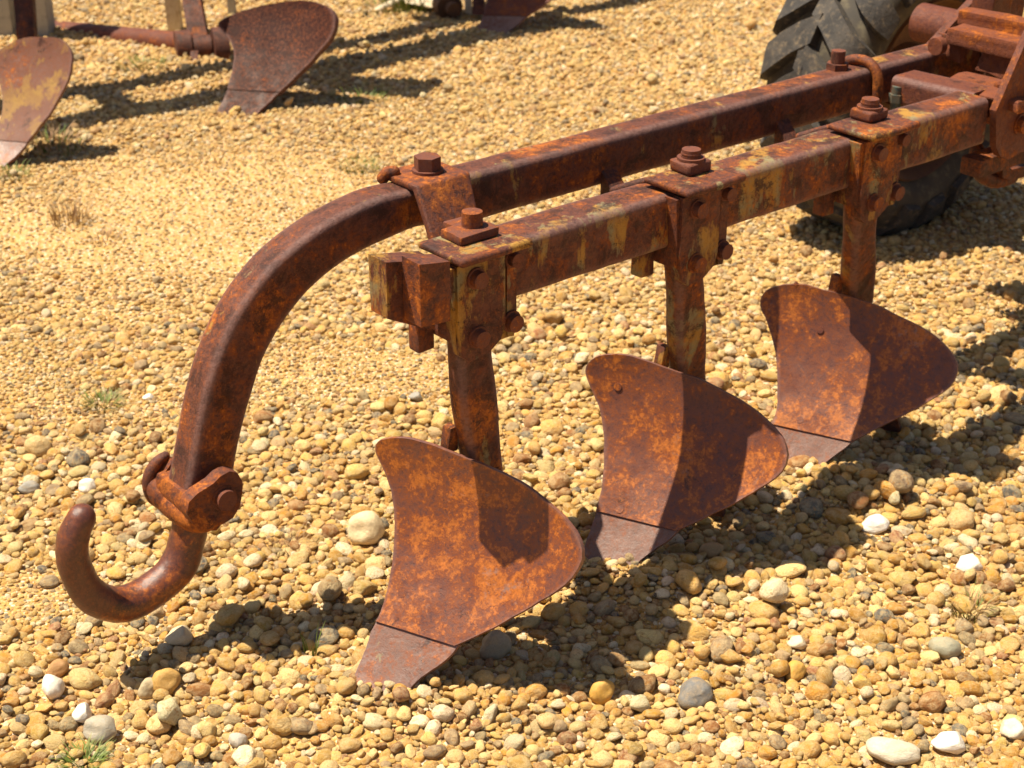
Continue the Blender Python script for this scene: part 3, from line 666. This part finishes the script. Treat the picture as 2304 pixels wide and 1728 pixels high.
# ================================================================== PLOUGH AT THE TOP
zC = zf(700, 0, 0.3165)
plough3 = thing('plough', Vector((-0.1, 7.0, 0)), 'distant plough at the top of the scene with a bright worn share and cream frame', 'plough', 'ploughs standing in the background')
tipC = at_z(1090, 79); kC = 1.35; OC = tipC - M_DIR * g_shape(0, 0, kC)
sheet(zC([(1350, -460), (1200, -430), (1160, -380), (1190, -280), (1235, -160), (1250, -60), (1245, 20), (1224, 108)]),
      zC([(1350, -460), (1600, -420), (1850, -330), (1960, -230), (1900, -130), (1760, -40), (1640, 40), (1531, 113)]), OC, 'mouldboard', M_HEAD, plough3, k=kC, thick=0.012, n=30, m=24)
sheet(zC([(1222, 112), (1190, 180), (1150, 245), (1120, 300)]), zC([(1529, 119), (1460, 185), (1370, 245), (1290, 310)]), OC, 'share', rust('bright worn share', 0.3, 0.2, 0.1, (0.35, 0.6), off=71, worn=1.3, base=(0.22, 0.12, 0.09), bump=0.12), plough3, k=kC, thick=0.012, n=14, m=14, top_closed=False)
link('shank', slab_px(((1066, -160), (1092, -160)), ((1062, 34), (1090, 34)), 7.1, 6.95, 0.06), M_BGF, plough3)
wl = at_depth(1026, 8, 7.05)
link('wheel', join(disc(wl - RT * 0.05, Vector((0.35, -1, 0)), 0.058, 0.08, 28, 0.01), disc(wl - RT * 0.05 + Vector((0.03, -0.08, 0)), Vector((0.35, -1, 0)), 0.03, 0.05, 20, 0.004)), M_RIM, plough3)
link('frame', join(tube([at_depth(850, 26, 7.1), at_depth(872, 14, 7.1), at_depth(900, 2, 7.1), at_depth(930, -20, 7.15)], 0.020, 14, 6)), M_CREAM, plough3)
link('frame', slab_px(((905, -12), (990, 0)), ((910, 6), (1000, 22)), 7.1, 7.05, 0.05), M_CREAM, plough3)
link('foot', slab_px(((1045, -30), (1060, -30)), ((1046, 30), (1062, 34)), 7.05, 7.02, 0.03), M_CREAM, plough3)
bo3 = W(0, 0, 0, OC); bo3 = OC.copy(); bo3.z = 0
link('beam', box(-1.4, 1.8, -0.16, -0.05, 0.80, 0.90, 0.01, o=bo3), M_BGF, plough3)
link('beam', box(-0.6, 2.2, -0.50, -0.39, 0.80, 0.90, 0.01, o=bo3), M_BGF, plough3)
link('strut', hexa([W(0.0, -0.12, 0.82, bo3), W(0.06, -0.12, 0.82, bo3), W(0.06, -0.08, 0.82, bo3), W(0.0, -0.08, 0.82, bo3)] + [at_depth(1070, -150, 7.08) + Vector(q) for q in ((0, 0, 0), (0.05, 0, 0), (0.05, 0.05, 0), (0, 0.05, 0))], 0.004), M_BGF, plough3)

# ================================================================== GROUND
MOUNDS = [((TIP + B * (S_BODY * i)).x + 0.02, (TIP + B * (S_BODY * i)).y - 0.01) for i in range(3)]     # stones heaped where the shares dig in
def hgt(x, y):
    h = 0.007 * math.sin(2.3 * x + 1.1) * math.cos(1.9 * y) + 0.005 * math.sin(5.1 * x - 2.7 * y) + 0.004 * math.sin(9 * x + 7 * y + 1.0)
    for mx, my in MOUNDS: h += 0.034 * math.exp(-(((x - mx) / 0.20) ** 2 + ((y - my) / 0.10) ** 2))
    return h + 0.001
def hgt_np(x, y):
    return sum(0.034 * np.exp(-(((x - mx) / 0.20) ** 2 + ((y - my) / 0.10) ** 2)) for mx, my in MOUNDS) + 0.007 * np.sin(2.3 * x + 1.1) * np.cos(1.9 * y) + 0.005 * np.sin(5.1 * x - 2.7 * y) + 0.004 * np.sin(9 * x + 7 * y + 1.0) + 0.001
def axis(a, b, step, far):
    inner_ = list(np.arange(a, b + 1e-6, step)); out = []
    d = step; x = a
    while x > -far: d *= 1.6; x -= d; out.append(x)
    lo = out[::-1]; out = []; d = step; x = inner_[-1]
    while x < far: d *= 1.6; x += d; out.append(x)
    return lo + inner_ + out
xs, ys = axis(-6, 6, 0.08, 400), axis(0.5, 13, 0.08, 400)
gv = [(x, y, hgt(x, y) if (-8 < x < 8 and -2 < y < 15) else -0.004) for y in ys for x in xs]
nx = len(xs); gf = [(j * nx + i, j * nx + i + 1, (j + 1) * nx + i + 1, (j + 1) * nx + i) for j in range(len(ys) - 1) for i in range(nx - 1)]
me = bpy.data.meshes.new('ground'); me.from_pydata(gv, [], gf); me.update()
for p in me.polygons: p.use_smooth = True
m, nt, bs = new_mat('sandy gravel'); v = mapping(nt, (1, 1, 1))
c = mix(nt, ramp(nt, tex_noise(nt, v, 2.2, 6, 0.6), [(0.4, 0.0), (0.6, 1.0)]), (0.54, 0.31, 0.092), (0.45, 0.25, 0.07))
vor = nn(nt, 'ShaderNodeTexVoronoi'); vor.inputs['Scale'].default_value = 190; nt.links.new(v, vor.inputs['Vector'])
hsv = nn(nt, 'ShaderNodeSeparateColor'); nt.links.new(vor.outputs['Color'], hsv.inputs[0])
c = mix(nt, ramp(nt, hsv.outputs[0], [(0.0, 0.0), (0.55, 0.0), (0.6, 0.55), (1.0, 0.55)]), c, (0.62, 0.46, 0.25))
c = mix(nt, ramp(nt, hsv.outputs[1], [(0.0, 0.7), (0.16, 0.7), (0.18, 0.0)]), c, (0.24, 0.14, 0.07))
c = mix(nt, ramp(nt, hsv.outputs[2], [(0.90, 0.0), (0.93, 0.8)]), c, (0.70, 0.62, 0.48))
nt.links.new(c, bs.inputs['Base Color']); bs.inputs['Roughness'].default_value = 0.9; bs.inputs['Specular IOR Level'].default_value = 0.25
bp = nn(nt, 'ShaderNodeBump'); bp.inputs['Strength'].default_value = 0.9; bp.inputs['Distance'].default_value = 0.004
hh = math_(nt, 'SUBTRACT', math_(nt, 'MULTIPLY', tex_noise(nt, v, 320, 6, 0.7), 0.8), vor.outputs['Distance'])
nt.links.new(hh, bp.inputs['Height']); nt.links.new(bp.outputs[0], bs.inputs['Normal'])
me.materials.append(m)
ground = bpy.data.objects.new('ground', me); COL.objects.link(ground)
prop(ground, 'sandy yellow gravel yard under the ploughs', 'ground', kind='structure')

# ------------------------------------------------------------------ gravel
m_peb, nt, bs = new_mat('pebble stone')
tint = nn(nt, 'ShaderNodeAttribute', attribute_name='tint', attribute_type='INSTANCER')
tc_ = nn(nt, 'ShaderNodeTexCoord'); oi = nn(nt, 'ShaderNodeObjectInfo')
vm = nn(nt, 'ShaderNodeVectorMath', operation='ADD'); nt.links.new(tc_.outputs['Object'], vm.inputs[0])
rs_ = math_(nt, 'MULTIPLY', oi.outputs['Random'], 50.0); cb = nn(nt, 'ShaderNodeCombineXYZ')
for q in range(3): nt.links.new(rs_, cb.inputs[q])
nt.links.new(cb.outputs[0], vm.inputs[1]); v = vm.outputs[0]
c = mix(nt, ramp(nt, tex_noise(nt, v, 1.6, 6, 0.65, 0.5), [(0.40, 0.0), (0.60, 1.0)]), tint.outputs['Color'], (0.72, 0.56, 0.30), 'MIX')
c = mix(nt, 0.50, c, tint.outputs['Color'])
c = mix(nt, ramp(nt, tex_noise(nt, v, 3.2, 5, 0.7, 0.8), [(0.53, 0.0), (0.66, 0.75)]), c, (0.45, 0.21, 0.04))
c = mix(nt, ramp(nt, tex_noise(nt, v, 11, 5, 0.7), [(0.40, 0.55), (0.58, 0.0)]), c, mix(nt, 1.0, c, (0.62, 0.55, 0.48), 'MULTIPLY'))
nt.links.new(c, bs.inputs['Base Color']); bs.inputs['Roughness'].default_value = 0.62; bs.inputs['Specular IOR Level'].default_value = 0.35
bp = nn(nt, 'ShaderNodeBump'); bp.inputs['Strength'].default_value = 0.55; bp.inputs['Distance'].default_value = 0.035
nt.links.new(tex_noise(nt, v, 5, 8, 0.7), bp.inputs['Height']); nt.links.new(bp.outputs[0], bs.inputs['Normal'])

def pebble_mesh(i, sub=3):
    bm = bmesh.new(); bmesh.ops.create_icosphere(bm, subdivisions=sub, radius=1)
    r = random.Random(100 + i)
    ang = i % 2 == 1                                  # every third variant is a broken, angular stone
    planes = [(Vector((r.gauss(0, 1), r.gauss(0, 1), r.gauss(0, 1))).normalized(), r.uniform(0.55, 0.82)) for _ in range(9 if ang else 4)]
    for v_ in bm.verts:
        d = v_.co.copy(); rad = 1.0
        for n_, h_ in planes:
            k_ = d.dot(n_)
            if k_ > 0.001: rad = min(rad, h_ / k_) if ang else -math.log(math.exp(-rad * 7) + math.exp(-max(h_ + 0.18, 0.7) / k_ * 7)) / 7
        rad *= 1 + 0.13 * mnoise.noise(d * 1.3 + Vector((i * 3.1, 0, 0))) + 0.05 * mnoise.noise(d * 3.1 + Vector((0, i * 2.3, 0))) + (0.03 * mnoise.noise(d * 7 + Vector((0, 0, i))) if ang else 0.006 * mnoise.noise(d * 7))
        v_.co = d * rad
    if ang: bmesh.ops.smooth_vert(bm, verts=bm.verts, factor=0.28, use_axis_x=True, use_axis_y=True, use_axis_z=True)
    m_ = bpy.data.meshes.new('pebble'); bm.to_mesh(m_); bm.free()
    for p in m_.polygons: p.use_smooth = True
    m_.materials.append(m_peb); return m_
NV = 15
pcol = bpy.data.collections.new('pebble shapes')
PEB = [pebble_mesh(i) for i in range(NV)]
for i, m_ in enumerate(PEB):
    o = bpy.data.objects.new('pebble_%02d' % i, m_); pcol.objects.link(o)

PAL = np.array([(.66, .41, .11), (.58, .30, .045), (.80, .60, .27), (.85, .74, .53), (.30, .135, .04), (.31, .235, .145), (.12, .12, .115), (.33, .14, .065), (.70, .47, .15), (.46, .34, .19)])
PAL = PAL * np.array((1.0, 0.95, 0.86))
PW = np.array([.25, .12, .20, .09, .075, .07, .035, .02, .11, .03]); PW = PW / PW.sum()

def coarse(x, y):
    """how stony (1) or sandy (0) the yard is at a point"""
    x = np.asarray(x, float); y = np.asarray(y, float)
    wob = 0.12 * np.sin(3.1 * x + 1.7 * y) + 0.10 * np.sin(6.3 * x - 4.1 * y + 2) + 0.07 * np.sin(11 * x + 9 * y)
    c = 1.0 + wob * 0.6
    for (px, py, rx, ry, amt) in SANDY:
        d = ((x - px) / rx) ** 2 + ((y - py) / ry) ** 2
        c = c - amt * np.exp(-np.maximum(d + wob * 1.2, 0))
    return np.clip(c, 0, 1.2)
def gp(x, y): q = at_z(x * K, y * K); return q.x, q.y
SANDY = []
for (x, y, rx, ry, amt) in [(90, 1290, .22, .10, 1.0), (300, 1420, .10, .05, .5), (60, 790, .30, .22, .8), (230, 880, .20, .10, .8), (760, 815, .20, .10, .9), (640, 770, .16, .10, .6), (420, 470, .45, .35, 1.0), (600, 430, .35, .35, .9), (180, 520, .4, .25, .8), (200, 1620, .07, .05, .6), (900, 830, .15, .06, .8), (850, 300, .5, .5, .4)]:
    a, b = gp(x, y); SANDY.append((a, b, rx * 1.25, ry * 1.25, amt * (0.85 if y < 560 else 1.1)))

def scatter(x0, x1, y0, y1, cell, classes, keep):
    nxc, nyc = int((x1 - x0) / cell) + 1, int((y1 - y0) / cell) + 1
    occ = np.zeros((nyc, nxc), bool); out = []
    for (r0, r1, dens, hard) in classes:
        nA = int(dens * (x1 - x0) * (y1 - y0))
        X = rng.uniform(x0, x1, nA); Y = rng.uniform(y0, y1, nA); Rr = np.sort(rng.uniform(r0, r1, nA))[::-1]
        C = coarse(X, Y); U = rng.uniform(0, 1, nA)
        ok = keep(X, Y) & (U < (np.clip(C, 0, 1) ** 2.0 if hard else 0.16 + 0.84 * np.clip(C, 0, 1)))
        for x, y, r, g in zip(X, Y, Rr, ok):
            if not g: continue
            k = max(1, int(r * 0.86 / cell)); i = int((x - x0) / cell); j = int((y - y0) / cell)
            sl = occ[max(j - k, 0):j + k + 1, max(i - k, 0):i + k + 1]
            if sl.size == 0 or sl.mean() > 0.10: continue
            k2 = max(1, int(r * 0.80 / cell)); occ[max(j - k2, 0):j + k2 + 1, max(i - k2, 0):i + k2 + 1] = True
            out.append((x, y, r))
    return np.array(out)
def in_view(m0):
    def f(X, Y):
        half = (Y * math.cos(PITCH) + CAMH * math.sin(PITCH)) * 1152 / F
        return np.abs(X) < half + m0
    return f
near = scatter(-2.3, 2.3, 1.5, 3.7, 0.0025, [(.018, .027, 40, True), (.0125, .018, 600, True), (.0085, .0125, 4300, True), (.006, .0085, 15000, True), (.0038, .006, 34000, False), (.0022, .0036, 60000, False)], in_view(1.0))
mid = scatter(-3.4, 3.4, 3.7, 5.8, 0.004, [(.013, .021, 60, True), (.009, .013, 700, True), (.006, .009, 7000, True), (.0036, .006, 24000, False)], in_view(1.2))
far = scatter(-5.2, 5.2, 5.8, 10.5, 0.006, [(.014, .021, 40, True), (.010, .014, 420, True), (.0075, .010, 3000, True), (.0048, .0075, 12000, False)], in_view(1.4))
P = np.concatenate([near, mid, far])
# a second, loose layer lying on the first
up = P[(P[:, 2] > .0045) & (rng.uniform(0, 1, len(P)) < .22) & (coarse(P[:, 0], P[:, 1]) > .6)].copy()
up[:, 0] += rng.normal(0, .8, len(up)) * up[:, 2]; up[:, 1] += rng.normal(0, .8, len(up)) * up[:, 2]; up[:, 2] *= rng.uniform(.7, 1.05, len(up))
lvl = np.concatenate([np.zeros(len(P)), np.ones(len(up))]); P = np.concatenate([P, up])

# stones big or odd enough to be picked out one by one
STONES = []
def stone(x, y, rx, ry, rz, var, col, label, rot=0.0, mat_tweak=None):
    q = at_z(x * K, (y) * K); STONES.append((q.x, q.y, max(rx, ry)))
    o = bpy.data.objects.new('stone', PEBBLE_SOLO[var].copy()); COL.objects.link(o)
    o.location = (q.x, q.y, hgt(q.x, q.y) + rz * 0.62); o.scale = (rx, ry, rz); o.rotation_euler = (random.uniform(-.12, .12), random.uniform(-.12, .12), rot)
    m_, nt_, bs_ = new_mat('stone ' + label[:24]); v_ = mapping(nt_, (1, 1, 1), (x * .1, y * .1, 0))
    c2 = tuple(min(1, k * 0.72) for k in col); c3 = tuple(0.5 * k + 0.5 * j for k, j in zip(col, (.5, .33, .14)))
    c_ = mix(nt_, ramp(nt_, tex_noise(nt_, v_, 1.7, 6, 0.65, .4), [(0.42, 0.0), (0.66, 0.8)]), col, c3)
    c_ = mix(nt_, ramp(nt_, tex_noise(nt_, v_, 9, 6, 0.7), [(0.40, 0.5), (0.56, 0.0)]), c_, c2)
    nt_.links.new(c_, bs_.inputs['Base Color']); bs_.inputs['Roughness'].default_value = 0.6
    b_ = nn(nt_, 'ShaderNodeBump'); b_.inputs['Strength'].default_value = 0.3; b_.inputs['Distance'].default_value = 0.05
    nt_.links.new(tex_noise(nt_, v_, 7, 8, 0.7), b_.inputs['Height']); nt_.links.new(b_.outputs[0], bs_.inputs['Normal'])
    o.data.materials.clear(); o.data.materials.append(m_)
    prop(o, label, 'stone', 'single stones lying on the gravel')
PEBBLE_SOLO = [pebble_mesh(200 + i, 4) for i in range(6)]
CREAM, WHITE, GREY, TAN, GOLD, DGREY = (.74, .58, .34), (.86, .80, .68), (.30, .285, .25), (.58, .44, .26), (.62, .34, .06), (.17, .165, .155)
stone(788, 1160, .040, .034, .036, 1, CREAM, 'big chunky cream stone left of the front mouldboard', .3)
stone(1498, 1515, .031, .030, .024, 0, DGREY, 'round dark grey stone in sunlight in front of the plough', .2)
stone(1928, 1632, .044, .031, .020, 4, (.62, .54, .40), 'large flat beige stone at the bottom right', .1)
stone(2048, 1612, .031, .022, .020, 3, WHITE, 'white oval stone right of the large flat beige one', -.1)
stone(1886, 1152, .028, .023, .018, 0, WHITE, 'smooth white stone right of the middle mouldboard', -.3)
stone(2090, 1234, .030, .024, .022, 3, (.84, .74, .58), 'pale cream oval stone near the dry grass on the right', .2)
stone(1715, 1465, .021, .017, .017, 0, GOLD, 'shiny orange egg-shaped pebble right of the dark grey stone', .6)
stone(218, 1590, .030, .026, .022, 1, (.38, .345, .27), 'olive grey rounded stone at the bottom left', 0)
stone(180, 1558, .017, .021, .021, 3, WHITE, 'upright white pebble beside the olive grey stone', .2)
stone(118, 1503, .018, .026, .023, 4, (.83, .75, .62), 'white wedge-shaped pebble near the lower left edge', .1)
stone(125, 1460, .020, .016, .016, 0, (.42, .21, .07), 'smooth brown pebble on sand at the lower left', .3)
stone(388, 1385, .026, .027, .020, 3, (.63, .50, .30), 'tan rounded stone right of and below the hook', .2)
stone(795, 1478, .028, .020, .020, 0, (.52, .35, .15), 'tan pebble lying against the tip of the front share', -.15)
stone(1300, 1510, .022, .018, .024, 2, GOLD, 'angular golden stone left of the dark grey stone', .4)
stone(1720, 1400, .019, .016, .014, 3, (.72, .60, .40), 'pale tan pebble above the orange egg-shaped pebble', 0)
stone(2040, 1405, .028, .024, .022, 4, (.34, .32, .22), 'greenish grey stone below the dry grass on the right', .2)
stone(190, 1062, .020, .017, .017, 1, WHITE, 'white round stone left of the clevis', 0)
stone(62, 1055, .022, .016, .014, 0, GREY, 'smooth grey pebble left of the white round stone', .1)
stone(320, 1190 - 335, .014, .011, .010, 3, WHITE, 'small white stone right of the green grass tuft', 0)
stone(1068, 1410, .030, .024, .028, 0, (.42, .33, .21), 'brown grey stone in the shade beside the front share', .3)
stone(898, 870, .018, .014, .013, 3, GREY, 'grey pebble left of the front shank', .1)
stone(1535, 1395 - 182, .024, .017, .017, 2, (.45, .27, .11), 'brown stone in front of the middle share', .1)
stone(360, 1490, .025, .021, .028, 2, (.56, .32, .08), 'angular golden stone beside the hook shadow', .3)
stone(320, 1497, .018, .016, .020, 0, (.50, .40, .24), 'rounded tan pebble left of the angular golden stone in the hook shadow', .3)
stone(515, 1605, .015, .016, .016, 4, (.47, .43, .36), 'small grey pebble at the bottom edge below the hook shadow', .3)
stone(2185, 1580, .024, .022, .020, 3, (.70, .62, .45), 'pale stone at the right edge near the bottom', .3)

keep = np.ones(len(P), bool)
for sx, sy, sr in STONES: keep &= np.hypot(P[:, 0] - sx, P[:, 1] - sy) > sr * 0.85 + P[:, 2] * 0.4
P = P[keep]; lvl = lvl[keep]
n = len(P)
flat = rng.uniform(.50, .95, n); lon = rng.uniform(.72, 1.25, n)
scl = np.stack([P[:, 2] * lon * 1.08, P[:, 2] / np.sqrt(lon) * 1.08, P[:, 2] * flat], 1)
rot = np.stack([rng.normal(0, .28, n), rng.normal(0, .28, n), rng.uniform(0, 6.283, n)], 1)
zz = hgt_np(P[:, 0], P[:, 1]) + scl[:, 2] * rng.uniform(.10, .70, n) + lvl * scl[:, 2] * 1.0
col = PAL[rng.choice(len(PAL), n, p=PW)] * rng.uniform(.68, 1.18, (n, 1)) * rng.uniform(.95, 1.05, (n, 3))
far_mix = np.clip((P[:, 1] - 3.6) / 2, 0, .15)[:, None]; col = col * (1 - far_mix) + np.array((.60, .42, .19)) * far_mix
vid = rng.integers(0, NV, n)
ids = np.where(P[:, 2] < .006, vid, vid)
me = bpy.data.meshes.new('gravel'); me.from_pydata(np.stack([P[:, 0], P[:, 1], zz], 1).tolist(), [], [])
def attr(name, typ, arr, key):
    a = me.attributes.new(name, typ, 'POINT'); a.data.foreach_set(key, np.ascontiguousarray(arr, dtype=np.float32 if key != 'value' or typ != 'INT' else np.int32).ravel())
attr('scl', 'FLOAT_VECTOR', scl, 'vector'); attr('rot', 'FLOAT_VECTOR', rot, 'vector'); attr('variant', 'INT', ids, 'value')
attr('tint', 'FLOAT_COLOR', np.concatenate([col, np.ones((n, 1))], 1), 'color')
gravel = bpy.data.objects.new('gravel', me); COL.objects.link(gravel)
prop(gravel, 'golden rounded pebbles covering the yard', 'gravel', kind='stuff')
ng = bpy.data.node_groups.new('gravel stones', 'GeometryNodeTree')
ng.interface.new_socket('Geometry', in_out='INPUT', socket_type='NodeSocketGeometry'); ng.interface.new_socket('Geometry', in_out='OUTPUT', socket_type='NodeSocketGeometry')
gi = ng.nodes.new('NodeGroupInput'); go = ng.nodes.new('NodeGroupOutput'); iop = ng.nodes.new('GeometryNodeInstanceOnPoints'); ci = ng.nodes.new('GeometryNodeCollectionInfo')
m2p = ng.nodes.new('GeometryNodeMeshToPoints')
ci.inputs['Collection'].default_value = pcol; ci.inputs['Separate Children'].default_value = True; ci.inputs['Reset Children'].default_value = True
def named(name, typ):
    q = ng.nodes.new('GeometryNodeInputNamedAttribute'); q.data_type = typ; q.inputs['Name'].default_value = name; return q.outputs['Attribute']
e2r = ng.nodes.new('FunctionNodeEulerToRotation')
L = ng.links
L.new(gi.outputs[0], m2p.inputs['Mesh']); L.new(m2p.outputs[0], iop.inputs['Points']); L.new(ci.outputs[0], iop.inputs['Instance'])
iop.inputs['Pick Instance'].default_value = True
L.new(named('variant', 'INT'), iop.inputs['Instance Index']); L.new(named('rot', 'FLOAT_VECTOR'), e2r.inputs[0]); L.new(e2r.outputs[0], iop.inputs['Rotation'])
L.new(named('scl', 'FLOAT_VECTOR'), iop.inputs['Scale']); L.new(iop.outputs[0], go.inputs[0])
md = gravel.modifiers.new('stones', 'NODES'); md.node_group = ng
print('pebbles', n)

# ------------------------------------------------------------------ grass tufts
def tuft(x, y, n, h, spread, mat, label, lean=0.5, w=0.0022, name='grass_tuft', cat='grass tuft', mat2=None):
    q = at_z(x * K, y * K); q.z = hgt(q.x, q.y); bm = bmesh.new(); r = random.Random(int(x * 7 + y))
    for _ in range(int(n * 1.7)):
        a = r.uniform(0, 6.283); d = spread * math.sqrt(r.random()); p = q + Vector((math.cos(a) * d, math.sin(a) * d, -0.003))
        out = Vector((math.cos(a + r.uniform(-.8, .8)), math.sin(a + r.uniform(-.8, .8)), 0)); L_ = h * r.uniform(.4, 1.0); side = out.cross(Z) * w * r.uniform(.6, 1.2)
        if r.random() < .5: side = side + out * w * .5
        prev = None
        for k in range(5):
            f = k / 4; c_ = p + Z * L_ * f * (1 - .25 * lean * f) + out * L_ * lean * f * f; s_ = side * (1 - f * .92)
            cur = (bm.verts.new(c_ - s_), bm.verts.new(c_ + s_))
            if prev: bm.faces.new((prev[0], prev[1], cur[1], cur[0]))
            prev = cur
    me_ = bpy.data.meshes.new(name); bmesh.ops.translate(bm, verts=bm.verts, vec=-q); bm.to_mesh(me_); bm.free()
    me_.materials.append(mat); o = bpy.data.objects.new(name, me_); o.location = q; COL.objects.link(o)
    if mat2:
        me_.materials.append(mat2)
        for p_ in me_.polygons: p_.material_index = 1 if (p_.index // 4) % 3 == 0 else 0
    return prop(o, label, cat, 'grass tufts growing through the gravel')
tuft(222, 868, 130, .035, .045, M_GRASS, 'low green grass tuft on the sand left of the curved beam', .9, .0016, mat2=M_DRY)
tuft(672, 1418, 7, .075, .012, M_GRASS, 'small upright green sprout left of the front share', .25, .0032)
tuft(185, 1655, 110, .035, .030, M_GRASS, 'green mossy tuft at the bottom left corner', .9, .0018)
tuft(2095, 1325, 90, .060, .032, M_DRY, 'dry straw-coloured tuft on the gravel at the right', .7, .0013, mat2=M_GRASS)
tuft(625, 1190, 40, .055, .035, M_DRY, 'thin dry weeds right of the hook', .8, .0010)
tuft(30, 385, 30, .06, .06, M_GRASS, 'bright green weeds under the ochre stained mouldboard', .6, .003)
tuft(115, 320, 70, .08, .11, M_DRY, 'dark weedy tuft right of the ochre stained mouldboard', .7, .003, mat2=M_GRASS)
tuft(150, 485, 60, .10, .06, M_DRY, 'straw-coloured tuft on the sandy patch at the left', .5, .0016)
tuft(225, 525, 30, .04, .05, M_DRY, 'flattened dark dry tuft right of the straw-coloured one', .9, .0020)
tuft(775, 362, 80, .035, .07, M_GRASS, 'faint green patch of grass above the curved beam', .8, .002)
tuft(785, 216, 70, .045, .10, M_GRASS, 'green patch of grass in the shadow of the dark red mouldboard', .8, .003)
tuft(890, 16, 160, .13, .14, M_GRASS, 'tall green grass against the distant cream frame', .4, .004)
tuft(835, 26, 60, .05, .12, M_GRASS, 'short yellow green grass left of the distant cream frame', .7, .004, mat2=M_DRY)
tuft(310, 145, 60, .05, .10, M_GRASS, 'small green weeds under the tie rod', .8, .003)

# ================================================================== LIGHT, SKY, CAMERA
EL, AZS = math.radians(68), Vector((-1.0, 0.10, 0)).normalized()
to_sun = AZS * math.cos(EL) + Z * math.sin(EL)
sd = bpy.data.lights.new('sun', 'SUN'); sd.energy = 5.0; sd.angle = math.radians(0.5); sd.color = (1.0, 0.89, 0.71)
so = bpy.data.objects.new('sun', sd); COL.objects.link(so); so.rotation_euler = to_sun.to_track_quat('Z', 'Y').to_euler(); so.location = (-4, 0, 8)
w = bpy.data.worlds.new('World'); scene.world = w; w.use_nodes = True
nt = w.node_tree; bg = nt.nodes['Background']; sky = nt.nodes.new('ShaderNodeTexSky'); sky.sky_type = 'NISHITA'; sky.sun_disc = False
sky.sun_elevation = EL; sky.sun_rotation = math.radians(270); sky.dust_density = 2.0
nt.links.new(sky.outputs[0], bg.inputs[0]); bg.inputs[1].default_value = 0.05

cd = bpy.data.cameras.new('camera'); cam = bpy.data.objects.new('camera', cd); COL.objects.link(cam)
cam.location = CAM; cam.rotation_euler = (math.pi / 2 - PITCH, 0, 0)
cd.sensor_width = 36; cd.lens = 36 * F / 2304; cd.clip_start = 0.05; cd.clip_end = 1200
cd.dof.use_dof = True; cd.dof.focus_distance = 2.45; cd.dof.aperture_fstop = 8.0
scene.camera = cam
scene.render.engine = 'CYCLES'; scene.cycles.use_denoising = True; scene.cycles.max_bounces = 6
scene.view_settings.view_transform = 'Standard'; scene.view_settings.look = 'None'; scene.view_settings.exposure = 0.92; scene.view_settings.gamma = 1
